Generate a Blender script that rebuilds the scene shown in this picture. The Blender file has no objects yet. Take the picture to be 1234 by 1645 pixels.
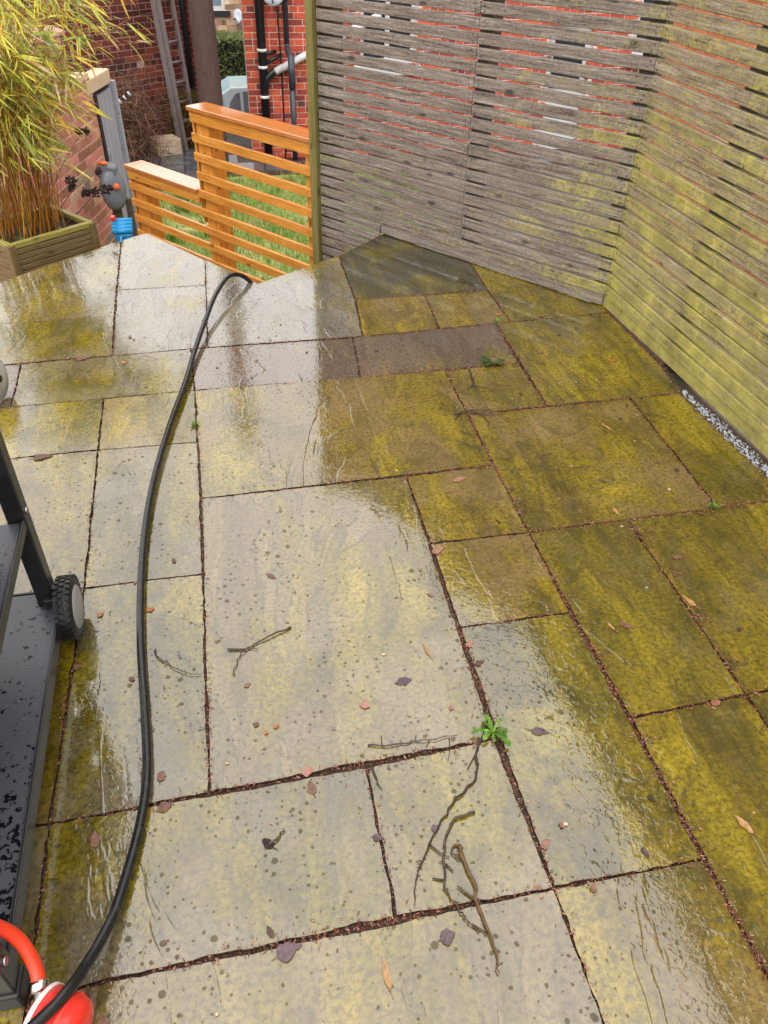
import bpy, math, random
from mathutils import Vector, Matrix, noise as mnoise
from mathutils.geometry import delaunay_2d_cdt

R = math.radians
sc = bpy.context.scene
COL = sc.collection
rng = random.Random(7)

# ------------------------------------------------------------------ camera
CAM_H = 1.38
cam_d = bpy.data.cameras.new('camera')
cam_d.sensor_fit = 'VERTICAL'
cam_d.sensor_height = 36.0
cam_d.sensor_width = 27.0
cam_d.lens = 36.0 * 1226.0 / 1645.0
cam_d.clip_start = 0.02
cam_d.clip_end = 1000.0
cam = bpy.data.objects.new('camera', cam_d)
COL.objects.link(cam)
cam.matrix_world = Matrix(((0.97966065, 0.10833209, -0.16890578, 0.0),
                           (-0.19910354, 0.6294735, -0.75107982, 0.0),
                           (0.02495567, 0.76943308, 0.63823972, CAM_H),
                           (0, 0, 0, 1)))
sc.camera = cam

# ------------------------------------------------------------------ sky, sun, exposure
SUN_EL, SUN_AZ = 55.0, 205.0          # high, behind the camera, veiled by cloud
world = bpy.data.worlds.new('World')
sc.world = world
world.use_nodes = True
wn = world.node_tree.nodes
wl = world.node_tree.links
for n in list(wn):
    wn.remove(n)
sky = wn.new('ShaderNodeTexSky')
sky.sky_type = 'NISHITA'
sky.sun_disc = False
sky.sun_elevation = R(SUN_EL)
sky.sun_rotation = R(SUN_AZ)
sky.dust_density = 6.0
sky.air_density = 1.0
hsv = wn.new('ShaderNodeHueSaturation')
hsv.inputs['Saturation'].default_value = 0.10
wl.new(sky.outputs[0], hsv.inputs['Color'])
ov = wn.new('ShaderNodeMix')
ov.data_type = 'RGBA'
ov.inputs[0].default_value = 0.80     # closed cloud cover over the clear sky
ov.inputs[7].default_value = (9.45, 9.2, 9.0, 1)
wl.new(hsv.outputs[0], ov.inputs[6])
bg = wn.new('ShaderNodeBackground')
bg.inputs['Strength'].default_value = 0.15
wl.new(ov.outputs[2], bg.inputs['Color'])
wo = wn.new('ShaderNodeOutputWorld')
wl.new(bg.outputs[0], wo.inputs['Surface'])

sun_d = bpy.data.lights.new('sun', 'SUN')
sun_d.energy = 0.7
sun_d.angle = R(70)
sun_d.color = (1.0, 0.97, 0.92)
sun = bpy.data.objects.new('sun', sun_d)
COL.objects.link(sun)
sdir = Vector((math.sin(R(SUN_AZ)) * math.cos(R(SUN_EL)), math.cos(R(SUN_AZ)) * math.cos(R(SUN_EL)), math.sin(R(SUN_EL))))
sun.rotation_euler = (-sdir).to_track_quat('-Z', 'Y').to_euler()
sun.location = (0, 0, 12)

sc.view_settings.view_transform = 'Standard'
sc.view_settings.look = 'None'
sc.view_settings.gamma = 1.0
sc.view_settings.use_curve_mapping = False
sc.view_settings.exposure = 0.93
sc.cycles.max_bounces = 4
sc.cycles.diffuse_bounces = 3
sc.cycles.use_adaptive_sampling = True
sc.cycles.adaptive_threshold = 0.02
sc.cycles.glossy_bounces = 2
sc.cycles.caustics_reflective = False
sc.cycles.caustics_refractive = False
sc.cycles.use_denoising = True

# ------------------------------------------------------------------ helpers
WLOC = {}

def tag(o, label=None, cat=None, group=None, kind=None):
    if label: o['label'] = label
    if cat: o['category'] = cat
    if group: o['group'] = group
    if kind: o['kind'] = kind
    return o

def wloc(o):
    return WLOC.get(o.name, Vector((0, 0, 0)))

def link(o, parent, loc):
    COL.objects.link(o)
    loc = Vector(loc)
    if parent is not None:
        o.parent = parent
        o.location = loc - wloc(parent)
    else:
        o.location = loc
    WLOC[o.name] = loc
    return o

def thing(name, label, cat, loc, group=None):
    o = bpy.data.objects.new(name, None)
    o.empty_display_size = 0.1
    link(o, None, loc)
    return tag(o, label, cat, group)

class MB:
    """collects vertices and faces in world coordinates"""
    def __init__(self):
        self.v = []; self.f = []; self.sm = []
    def add(self, vs, fs, smooth=False):
        b = len(self.v)
        self.v += [tuple(p) for p in vs]
        self.f += [tuple(b + i for i in q) for q in fs]
        self.sm += [smooth] * len(fs)
        return self
    def box(self, c, ax, ay, az):
        """centre and three half-axis vectors"""
        c, ax, ay, az = Vector(c), Vector(ax), Vector(ay), Vector(az)
        vs = [c + ax * i + ay * j + az * k for i in (-1, 1) for j in (-1, 1) for k in (-1, 1)]
        return self.add(vs, [(0, 1, 3, 2), (4, 6, 7, 5), (0, 4, 5, 1), (2, 3, 7, 6), (0, 2, 6, 4), (1, 5, 7, 3)])
    def aabox(self, x0, x1, y0, y1, z0, z1):
        return self.box(((x0 + x1) / 2, (y0 + y1) / 2, (z0 + z1) / 2), ((x1 - x0) / 2, 0, 0), (0, (y1 - y0) / 2, 0), (0, 0, (z1 - z0) / 2))
    def tube(self, pts, rad, n=6, caps=True):
        pts = [Vector(p) for p in pts]
        if not hasattr(rad, '__len__'):
            rad = [rad] * len(pts)
        up = Vector((0.123, 0.345, 0.93))
        vs = []; fs = []
        for i, p in enumerate(pts):
            t = (pts[min(i + 1, len(pts) - 1)] - pts[max(i - 1, 0)]).normalized()
            a = t.cross(up)
            if a.length < 1e-4: a = t.cross(Vector((1, 0, 0)))
            a.normalize(); b = t.cross(a)
            for k in range(n):
                w = 2 * math.pi * k / n
                vs.append(p + (a * math.cos(w) + b * math.sin(w)) * rad[i])
        for i in range(len(pts) - 1):
            for k in range(n):
                fs.append((i * n + k, i * n + (k + 1) % n, (i + 1) * n + (k + 1) % n, (i + 1) * n + k))
        if caps:
            fs.append(tuple(reversed(range(n))))
            fs.append(tuple(range((len(pts) - 1) * n, len(pts) * n)))
        return self.add(vs, fs, True)
    def lathe(self, c, axis, prof, n=20):
        """prof: list of (distance along axis, radius)"""
        c = Vector(c); axis = Vector(axis).normalized()
        a = axis.orthogonal().normalized(); b = axis.cross(a)
        vs = []; fs = []
        for d, r in prof:
            for k in range(n):
                w = 2 * math.pi * k / n
                vs.append(c + axis * d + (a * math.cos(w) + b * math.sin(w)) * max(r, 1e-5))
        for i in range(len(prof) - 1):
            for k in range(n):
                fs.append((i * n + k, i * n + (k + 1) % n, (i + 1) * n + (k + 1) % n, (i + 1) * n + k))
        fs.append(tuple(reversed(range(n))))
        fs.append(tuple(range((len(prof) - 1) * n, len(prof) * n)))
        return self.add(vs, fs, True)
    def mesh(self, name, loc=(0, 0, 0), mat=None):
        loc = Vector(loc)
        me = bpy.data.meshes.new(name)
        me.from_pydata([(Vector(p) - loc)[:] for p in self.v], [], self.f)
        me.polygons.foreach_set('use_smooth', self.sm)
        me.update()
        if mat: me.materials.append(mat)
        return me
    def build(self, name, mat, parent=None, loc=None, bevel=0, smooth_angle=None):
        if loc is None:
            loc = wloc(parent) if parent is not None else (0, 0, 0)
        o = bpy.data.objects.new(name, self.mesh(name, loc, mat))
        link(o, parent, loc)
        if bevel:
            m = o.modifiers.new('bevel', 'BEVEL')
            m.width = bevel; m.segments = 2; m.limit_method = 'ANGLE'; m.angle_limit = R(40)
        return o

def inst(name, me, parent, loc, rotz=0.0, scale=None, rot=None):
    o = bpy.data.objects.new(name, me)
    link(o, parent, loc)
    o.rotation_euler = rot if rot else (0, 0, rotz)
    if scale: o.scale = scale
    return o

def bez(pts, n):
    """Catmull-Rom through points"""
    P = [Vector(p) for p in pts]
    P = [2 * P[0] - P[1]] + P + [2 * P[-1] - P[-2]]
    out = []
    for i in range(1, len(P) - 2):
        for k in range(n):
            t = k / n
            a, b, c, d = P[i - 1], P[i], P[i + 1], P[i + 2]
            out.append(0.5 * ((2 * b) + (c - a) * t + (2 * a - 5 * b + 4 * c - d) * t * t + (3 * b - a - 3 * c + d) * t ** 3))
    out.append(P[-2])
    return out

# ------------------------------------------------------------------ material helpers
class NT:
    def __init__(self, name, rough=0.6, ior=1.45):
        self.m = bpy.data.materials.new(name)
        self.m.use_nodes = True
        self.t = self.m.node_tree
        self.p = self.t.nodes['Principled BSDF']
        self.p.inputs['Roughness'].default_value = rough
        self.p.inputs['IOR'].default_value = ior
    def n(self, typ, **kw):
        nd = self.t.nodes.new('ShaderNode' + typ)
        for k, v in kw.items():
            setattr(nd, k, v)
        return nd
    def l(self, a, b):
        self.t.links.new(a, b)
    def setin(self, sock, v):
        if hasattr(v, 'bl_idname') or isinstance(v, bpy.types.NodeSocket):
            self.l(v, sock)
        elif hasattr(v, '__len__') and len(v) == 3 and sock.type == 'RGBA':
            sock.default_value = (*v, 1)
        else:
            sock.default_value = v
    def val(self, op, a, b=0.0, c=0.0, clamp=False):
        nd = self.n('Math', operation=op, use_clamp=clamp)
        for i, v in enumerate((a, b, c)):
            self.setin(nd.inputs[i], v)
        return nd.outputs[0]
    def mix(self, f, a, b, mode='MIX'):
        nd = self.n('Mix', data_type='RGBA', blend_type=mode)
        self.setin(nd.inputs[0], f); self.setin(nd.inputs[6], a); self.setin(nd.inputs[7], b)
        return nd.outputs[2]
    def ramp(self, f, stops, interp='LINEAR'):
        nd = self.n('ValToRGB')
        cr = nd.color_ramp
        cr.interpolation = interp
        while len(cr.elements) < len(stops):
            cr.elements.new(0.5)
        for e, (pos, c) in zip(cr.elements, stops):
            e.position = pos
            e.color = (c, c, c, 1) if not hasattr(c, '__len__') else (*c, 1)
        self.setin(nd.inputs[0], f)
        return nd.outputs[0]
    def step(self, f, lo, hi):
        nd = self.n('MapRange', interpolation_type='SMOOTHSTEP')
        self.setin(nd.inputs[0], f); nd.inputs[1].default_value = lo; nd.inputs[2].default_value = hi
        return nd.outputs[0]
    def coord(self, kind='Object', scale=(1, 1, 1), rnd=None, rot=(0, 0, 0)):
        if kind == 'World':
            s = self.n('NewGeometry').outputs['Position']
        else:
            s = self.n('TexCoord').outputs[kind]
        if rnd is not None:
            oi = self.n('ObjectInfo').outputs['Random']
            cx = self.n('CombineXYZ')
            for i, k in enumerate((37.0, 91.0, 53.0)):
                self.l(self.val('MULTIPLY', oi, k * rnd), cx.inputs[i])
            va = self.n('VectorMath', operation='ADD')
            self.l(s, va.inputs[0]); self.l(cx.outputs[0], va.inputs[1])
            s = va.outputs[0]
        mp = self.n('Mapping')
        mp.inputs['Scale'].default_value = scale
        mp.inputs['Rotation'].default_value = rot
        self.l(s, mp.inputs['Vector'])
        return mp.outputs[0]
    def noise(self, co, scale, detail=4.0, rough=0.55, dist=0.0):
        nd = self.n('TexNoise')
        self.l(co, nd.inputs['Vector'])
        nd.inputs['Scale'].default_value = scale
        nd.inputs['Detail'].default_value = detail
        nd.inputs['Roughness'].default_value = rough
        nd.inputs['Distortion'].default_value = dist
        return nd.outputs[0]
    def rand(self):
        """one number per object and per loose piece"""
        a = self.n('ObjectInfo').outputs['Random']
        b = self.n('NewGeometry').outputs['Random Per Island']
        return self.val('FRACT', self.val('ADD', a, b))
    def bump(self, h, strength, dist, normal=None):
        nd = self.n('Bump')
        nd.inputs['Strength'].default_value = strength
        nd.inputs['Distance'].default_value = dist
        self.l(h, nd.inputs['Height'])
        if normal is not None: self.l(normal, nd.inputs['Normal'])
        return nd.outputs[0]
    def base(self, c): self.setin(self.p.inputs['Base Color'], c); return self
    def rough(self, c): self.setin(self.p.inputs['Roughness'], c); return self
    def normal(self, c): self.l(c, self.p.inputs['Normal']); return self

def simple(name, col, rough=0.5, var=0.25, scale=30.0, metal=0.0, bump=0.0, ior=1.45):
    t = NT(name, rough, ior)
    co = t.coord('Object', rnd=1.0)
    n = t.noise(co, scale, 5)
    dark = tuple(c * (1 - var) for c in col)
    lite = tuple(min(1, c * (1 + var)) for c in col)
    t.base(t.ramp(n, [(0.3, dark), (0.7, lite)]))
    t.p.inputs['Metallic'].default_value = metal
    if bump:
        t.normal(t.bump(n, bump, 0.004))
    return t.m

# ---- wet riven sandstone paving
def slab_mat(name, cA, cB, algae=0.5, pool=0.5, rot=0.6, green=0.5, ripple=0.10):
    t = NT(name, 0.06, 2.08)
    w = t.coord('World')
    ob = t.coord('World', rnd=1.0)
    obs = t.coord('World', (1, 0.30, 1), rnd=1.0, rot=(0, 0, rot))
    big = t.noise(ob, 2.2, 3, 0.62, 0.6)
    mid = t.noise(obs, 7.0, 6, 0.66, 0.9)
    fine = t.noise(w, 95.0, 4, 0.7)
    stone = t.mix(t.ramp(mid, [(0.3, 0.0), (0.72, 1.0)]), cA, cB)
    stone = t.mix(t.ramp(t.noise(obs, 3.1, 6, 0.6, 1.4), [(0.42, 0.0), (0.60, 0.45), (0.64, 0.0)]), stone, tuple(c * 0.62 for c in cA))
    stone = t.mix(t.ramp(fine, [(0.36, 0.8), (0.58, 0.0)]), stone, tuple(c * 0.40 for c in cA))
    # algae grows in broad patches and thin streaks
    am = t.val('ADD', t.val('MULTIPLY', big, 0.60), t.val('MULTIPLY', mid, 0.42))
    am = t.val('ADD', am, t.val('MULTIPLY', fine, 0.10))
    am = t.step(am, 0.72 - 0.42 * algae, 0.88 - 0.42 * algae)
    an1 = t.noise(obs, 7.0, 6, 0.72, 0.6)
    gold = t.ramp(an1, [(0.32, (0.040, 0.029, 0.001)), (0.45, (0.158, 0.108, 0.002)), (0.56, (0.255, 0.182, 0.004)), (0.72, (0.39, 0.285, 0.018))])
    grn = t.ramp(an1, [(0.32, (0.024, 0.020, 0.0012)), (0.45, (0.105, 0.080, 0.002)), (0.57, (0.195, 0.146, 0.004)), (0.74, (0.32, 0.24, 0.012))])
    alg = t.mix(t.step(t.val('ADD', t.noise(ob, 1.7, 4, 0.6, 0.5), 0.5 * (green - 0.5)), 0.40, 0.60), gold, grn)
    blot = t.val('ADD', t.val('MULTIPLY', t.noise(ob, 11.0, 5, 0.72, 1.2), 0.7), t.val('MULTIPLY', mid, 0.3))
    alg = t.mix(t.ramp(blot, [(0.40, 0.72), (0.49, 0.10), (0.60, 0.0)]), alg, (0.036, 0.030, 0.0014))
    alg = t.mix(t.ramp(fine, [(0.36, 0.7), (0.6, 0.0)]), alg, (0.030, 0.024, 0.002))
    alg = t.mix(t.ramp(t.noise(w, 33.0, 5, 0.7), [(0.58, 0.0), (0.70, 0.45)]), alg, cB)
    col = t.mix(t.val('MULTIPLY', am, 0.92), stone, alg)
    # splashed soil and grit, and rain drops coloured dark for their missing sky reflection
    def spots(scale, power, rmax, lo, hi):
        vo = t.n('TexVoronoi'); vo.feature = 'F1'
        t.l(w, vo.inputs['Vector']); vo.inputs['Scale'].default_value = scale
        sepc = t.n('SeparateColor'); t.l(vo.outputs['Color'], sepc.inputs[0])
        rad = t.val('MULTIPLY', t.val('POWER', sepc.outputs[0], power), rmax)
        rad = t.val('MULTIPLY', rad, t.step(t.noise(w, 5.0, 4, 0.6), lo, hi))
        wob = t.val('MULTIPLY', t.val('SUBTRACT', t.noise(w, scale * 3.0, 3, 0.7), 0.5), 0.26)
        return t.val('ADD', t.val('SUBTRACT', rad, vo.outputs['Distance']), wob)
    d1 = spots(36.0, 1.6, 0.30, 0.31, 0.60)
    d2 = spots(70.0, 0.8, 0.34, 0.30, 0.58)
    dotm = t.val('MAXIMUM', t.val('MULTIPLY', t.step(d1, 0.0, 0.045), 0.85), t.val('MULTIPLY', t.step(d2, 0.0, 0.05), 0.8))
    col = t.mix(t.val('MULTIPLY', dotm, 0.72), col, (0.050, 0.036, 0.014))
    sc2 = t.step(t.noise(w, 240.0, 3, 0.6), 0.60, 0.68)
    col = t.mix(t.val('MULTIPLY', sc2, 0.5), col, (0.045, 0.030, 0.014))
    # lamination edges of the riven face
    ln = t.noise(obs, 3.2, 5, 0.5, 0.9)
    line = t.ramp(ln, [(0.418, 0.0), (0.426, 0.9), (0.434, 0.0), (0.527, 0.0), (0.535, 1.0), (0.543, 0.0), (0.657, 0.0), (0.665, 0.9), (0.673, 0.0)])
    line = t.val('MULTIPLY', line, t.step(t.noise(ob, 4.0, 2), 0.38, 0.54))
    col = t.mix(t.val('MULTIPLY', line, 0.65), col, tuple(c * 0.30 for c in cA))
    patch = t.ramp(ln, [(0.424, 0.0), (0.430, 0.5), (0.532, 0.45), (0.538, 0.0), (0.66, 0.05), (0.668, 0.55)])
    col = t.mix(t.val('MULTIPLY', patch, 0.8), col, t.mix(1.0, col, (0.55, 0.58, 0.66), 'MULTIPLY'))
    t.base(col)
    # water film: mirror-smooth where it lies, broken on the raised grain
    film = t.val('ADD', t.val('MULTIPLY', t.noise(obs, 3.6, 6, 0.62, 0.5), 0.75), t.val('MULTIPLY', fine, 0.25))
    dry = t.step(film, 0.34 + 0.22 * pool, 0.54 + 0.22 * pool)
    t.rough(t.val('ADD', t.val('ADD', 0.028, t.val('MULTIPLY', dry, 0.10)), t.val('MULTIPLY', dotm, 0.3)))
    t.l(t.val('MULTIPLY_ADD', dotm, -0.40, 0.5), t.p.inputs['Specular IOR Level'])
    led = t.n('ValToRGB'); led.color_ramp.interpolation = 'EASE'
    cr = led.color_ramp
    stops = [(0.30, 0.0), (0.42, 0.04), (0.432, 0.34), (0.53, 0.38), (0.540, 0.68), (0.66, 0.72), (0.670, 1.0)]
    while len(cr.elements) < len(stops): cr.elements.new(0.5)
    for e, (q, v) in zip(cr.elements, stops):
        e.position = q; e.color = (v, v, v, 1)
    t.l(t.noise(obs, 3.2, 5, 0.5, 0.9), led.inputs[0])
    t_amt = ripple
    b = t.bump(led.outputs[0], 0.50, 0.0022)
    b = t.bump(t.noise(obs, 26.0, 3, 0.65, 0.5), 0.04 + 0.35 * ripple, 0.0014, b)
    grain = t.val('MULTIPLY', t.noise(w, 150.0, 2, 0.6), t.noise(ob, 3.6, 1))
    b = t.bump(grain, 0.20, 0.0013, b)
    # little standing ripples and beads of water
    b = t.bump(t.step(t.noise(ob, 52.0, 2, 0.55, 0.6), 0.50, 0.62), t_amt, 0.0010, b)
    t.normal(b)
    return t.m

M = {}
M['slab_buff'] = slab_mat('sandstone_buff', (0.165, 0.132, 0.070), (0.270, 0.210, 0.112), 0.62, 0.5, 0.5, 0.55, 0.12)
M['slab_grey'] = slab_mat('sandstone_grey', (0.178, 0.130, 0.056), (0.285, 0.210, 0.096), 0.56, 0.40, 0.2, 0.6, 0.08)
M['slab_gold'] = slab_mat('sandstone_gold', (0.190, 0.125, 0.040), (0.310, 0.215, 0.078), 0.68, 0.6, 1.1, 0.30, 0.12)
M['slab_plum'] = slab_mat('sandstone_plum', (0.120, 0.082, 0.054), (0.175, 0.120, 0.080), 0.32, 0.7, 1.3, 0.5, 0.08)
M['slab_moss'] = slab_mat('sandstone_mossy', (0.165, 0.122, 0.036), (0.235, 0.172, 0.050), 0.78, 0.6, -0.5, 0.45, 0.17)
M['slab_pale'] = slab_mat('sandstone_pale', (0.165, 0.142, 0.102), (0.230, 0.196, 0.142), 0.40, 0.95, 0.9, 0.4, 0.06)
M['slab_dark'] = slab_mat('sandstone_dark', (0.052, 0.047, 0.026), (0.080, 0.070, 0.034), 0.42, 0.7, 1.2, 1.0, 0.08)


t = NT('joint_soil', 0.6)
co = t.coord('World')
t.base(t.ramp(t.noise(co, 160, 6, 0.7), [(0.3, (0.008, 0.006, 0.004)), (0.52, (0.045, 0.020, 0.011)), (0.64, (0.16, 0.056, 0.027))]))
t.normal(t.bump(t.noise(co, 220, 5), 0.8, 0.004))
M['soil'] = t.m

t = NT('joint_debris', 0.45)
rr = t.rand()
t.base(t.ramp(rr, [(0.0, (0.040, 0.014, 0.008)), (0.4, (0.13, 0.040, 0.020)), (0.8, (0.24, 0.085, 0.045)), (1.0, (0.36, 0.20, 0.12))]))
M['debris'] = t.m

# ---- timber: local x runs along the grain
def wood_mat(name, stops, rough=0.7, algae=None, wet=0.0, grain_amt=0.5, spec_ior=1.45, speck=0.45, foot_amt=0.10):
    t = NT(name, rough, spec_ior)
    g = t.coord('Object', (1.6, 26, 26), rnd=1.0)
    g2 = t.coord('Object', (4.0, 130, 130), rnd=1.0)
    r = t.rand()
    n1 = t.noise(g, 2.2, 6, 0.6, 1.2)
    n2 = t.noise(g2, 2.0, 4, 0.65, 0.4)
    v = t.val('ADD', t.val('MULTIPLY', n1, 0.5), t.val('MULTIPLY', n2, 0.5))
    v = t.val('ADD', v, t.val('MULTIPLY', t.val('SUBTRACT', t.noise(t.coord('Object', (40, 90, 90), rnd=1.0), 2.0, 4, 0.7), 0.5), speck))
    c = t.ramp(v, stops)
    # whole boards differ in tone
    c = t.mix(t.val('MULTIPLY', t.step(r, 0.0, 1.0), 0.30), c, t.mix(0.5, c, (0.5, 0.42, 0.38), 'MULTIPLY'))
    # knots
    k = t.coord('Object', (1, 2.6, 2.6), rnd=1.0)
    vo = t.n('TexVoronoi'); t.l(k, vo.inputs['Vector']); vo.inputs['Scale'].default_value = 5.0
    kn = t.step(vo.outputs['Distance'], 0.16, 0.07)
    c = t.mix(t.val('MULTIPLY', kn, 0.75), c, tuple(x * 0.22 for x in stops[0][1]))
    if algae:
        amt_lo, amt_hi = algae
        w = t.coord('World')
        an = t.val('ADD', t.val('MULTIPLY', t.noise(w, 4.2, 6, 0.68, 0.5), 0.75), t.val('MULTIPLY', t.noise(g, 2.6, 4, 0.6), 0.50))
        an = t.val('ADD', t.val('SUBTRACT', an, 0.10), t.val('MULTIPLY', t.val('SUBTRACT', r, 0.5), 0.20))
        sx = t.n('SeparateXYZ'); t.l(t.n('NewGeometry').outputs['Position'], sx.inputs[0])
        # towards the sheltered corner and the damp foot of the fence
        near = t.step(sx.outputs[0], 1.05, 1.62)
        foot = t.step(sx.outputs[2], 0.75, -0.05)
        an = t.val('ADD', an, t.val('ADD', t.val('MULTIPLY', near, amt_hi), t.val('MULTIPLY', foot, foot_amt)))
        spk = t.noise(w, 70, 5, 0.7)
        an = t.val('ADD', an, t.val('MULTIPLY', t.val('SUBTRACT', spk, 0.5), 0.95))
        am = t.step(an, 0.58 - amt_lo, 0.92 - amt_lo)
        ac = t.ramp(t.noise(w, 11, 6, 0.65), [(0.32, (0.18, 0.16, 0.030)), (0.52, (0.34, 0.305, 0.055)), (0.70, (0.52, 0.47, 0.085))])
        c = t.mix(t.val('MULTIPLY', am, 0.74), c, ac)
    t.base(c)
    if wet:
        t.rough(t.ramp(t.noise(t.coord('World'), 6, 4), [(0.35, rough * 0.4), (0.7, rough)]))
    t.normal(t.bump(n2, grain_amt, 0.0015))
    return t.m

M['fence'] = wood_mat('weathered_timber', [(0.34, (0.040, 0.028, 0.021)), (0.47, (0.150, 0.118, 0.096)), (0.58, (0.235, 0.194, 0.165)), (0.70, (0.42, 0.365, 0.325))], 0.62, algae=(-0.07, 0.17))
M['fence_right'] = wood_mat('weathered_timber_green', [(0.34, (0.055, 0.037, 0.020)), (0.47, (0.195, 0.148, 0.095)), (0.58, (0.29, 0.23, 0.16)), (0.70, (0.45, 0.375, 0.28))], 0.62, algae=(0.00, 0.18), foot_amt=0.15)
M['fence_post'] = wood_mat('fence_post_timber', [(0.3, (0.045, 0.034, 0.025)), (0.7, (0.10, 0.078, 0.055))], 0.75)
M['moss_post'] = wood_mat('mossy_post_timber', [(0.3, (0.080, 0.070, 0.015)), (0.5, (0.165, 0.140, 0.035)), (0.7, (0.25, 0.205, 0.075))], 0.7)
M['orange'] = wood_mat('orange_stained_timber', [(0.32, (0.34, 0.115, 0.012)), (0.5, (0.58, 0.235, 0.036)), (0.70, (0.76, 0.40, 0.105))], 0.32, wet=1, grain_amt=0.5, spec_ior=1.5, speck=0.12)
M['orange_cap'] = wood_mat('orange_stained_timber_wet', [(0.3, (0.34, 0.105, 0.020)), (0.5, (0.46, 0.160, 0.035)), (0.72, (0.56, 0.23, 0.065))], 0.10, wet=1, grain_amt=0.08, spec_ior=2.2, speck=0.0)
M['planter'] = wood_mat('planter_timber', [(0.3, (0.080, 0.050, 0.018)), (0.5, (0.155, 0.100, 0.040)), (0.7, (0.23, 0.155, 0.072))], 0.6)
M['planter_rail'] = wood_mat('planter_rail_timber', [(0.3, (0.15, 0.125, 0.020)), (0.5, (0.26, 0.225, 0.045)), (0.7, (0.33, 0.29, 0.12))], 0.5)
M['ladder'] = wood_mat('ladder_timber', [(0.3, (0.14, 0.115, 0.115)), (0.7, (0.27, 0.23, 0.225))], 0.6)
M['pole'] = wood_mat('pole_timber', [(0.25, (0.030, 0.016, 0.014)), (0.5, (0.075, 0.040, 0.035)), (0.75, (0.13, 0.078, 0.068))], 0.75, grain_amt=0.8)

# ---- masonry
def brick_mat(name, stops, rough=0.8):
    t = NT(name, rough)
    r = t.rand()
    c = t.ramp(r, stops)
    n = t.noise(t.coord('World'), 28, 5, 0.65)
    c = t.mix(t.ramp(n, [(0.35, 0.55), (0.65, 0.0)]), c, t.mix(1.0, c, (0.42, 0.38, 0.38), 'MULTIPLY'))
    t.base(c)
    t.normal(t.bump(t.noise(t.coord('World'), 60, 4), 0.5, 0.004))
    return t.m
M['brick_dark'] = brick_mat('brick_dark_red', [(0.0, (0.055, 0.014, 0.013)), (0.35, (0.110, 0.022, 0.018)), (0.8, (0.165, 0.030, 0.022)), (1.0, (0.27, 0.072, 0.035))])
M['brick_red'] = brick_mat('brick_bright_red', [(0.0, (0.18, 0.034, 0.028)), (0.15, (0.32, 0.050, 0.032)), (0.6, (0.50, 0.075, 0.042)), (0.95, (0.64, 0.12, 0.050)), (1.0, (0.095, 0.048, 0.042))])
M['brick_orange'] = brick_mat('brick_orange', [(0.0, (0.40, 0.12, 0.04)), (0.6, (0.52, 0.17, 0.06)), (1.0, (0.58, 0.22, 0.09))])
M['brick_pink'] = brick_mat('brick_pink', [(0.0, (0.26, 0.11, 0.070)), (0.45, (0.46, 0.21, 0.145)), (0.8, (0.58, 0.22, 0.19)), (0.93, (0.55, 0.36, 0.24)), (1.0, (0.20, 0.17, 0.16))])
M['stone_block'] = brick_mat('sandstone_block', [(0.0, (0.17, 0.115, 0.075)), (0.5, (0.44, 0.27, 0.165)), (0.85, (0.52, 0.34, 0.22)), (1.0, (0.10, 0.08, 0.07))])
M['mortar_dark'] = simple('mortar_dark', (0.38, 0.26, 0.225), 0.9, 0.3, 20)
M['mortar_pale'] = simple('mortar_pale', (0.58, 0.43, 0.37), 0.9, 0.2, 20)
M['mortar_tan'] = simple('mortar_tan', (0.56, 0.43, 0.31), 0.9, 0.25, 20)
M['cream_stone'] = simple('cream_stone', (0.50, 0.39, 0.27), 0.8, 0.12, 8)
M['roof_slate'] = simple('roof_slate', (0.10, 0.10, 0.11), 0.6, 0.3, 6)
M['roof_stone'] = simple('roof_flags', (0.38, 0.22, 0.16), 0.7, 0.25, 10)
M['concrete'] = simple('concrete', (0.20, 0.185, 0.16), 0.8, 0.25, 12, bump=0.4)
M['black_plastic'] = simple('black_plastic_pipe', (0.010, 0.011, 0.016), 0.3, 0.3, 20)
M['grey_pipe'] = simple('grey_pipe', (0.035, 0.042, 0.058), 0.35, 0.25, 20)
M['silver_pipe'] = simple('silver_painted_pipe', (0.62, 0.62, 0.63), 0.25, 0.3, 14)
M['dish'] = simple('dish_grey', (0.50, 0.53, 0.60), 0.4, 0.05, 6)
M['white_paint'] = simple('white_paint', (0.50, 0.50, 0.50), 0.35, 0.05, 6)
M['dark_glass'] = simple('dark_glass', (0.02, 0.024, 0.03), 0.06, 0.1, 3)
M['curtain'] = simple('curtain_glass', (0.16, 0.20, 0.24), 0.15, 0.3, 5)
M['door_grey'] = wood_mat('grey_painted_boards', [(0.3, (0.22, 0.235, 0.28)), (0.7, (0.36, 0.375, 0.43))], 0.5, grain_amt=0.15)
M['near_black'] = simple('dark_reveal', (0.012, 0.011, 0.012), 0.8, 0.2, 10)  # near-black colour gives shade in door gaps and hedge; the sill is black

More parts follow.
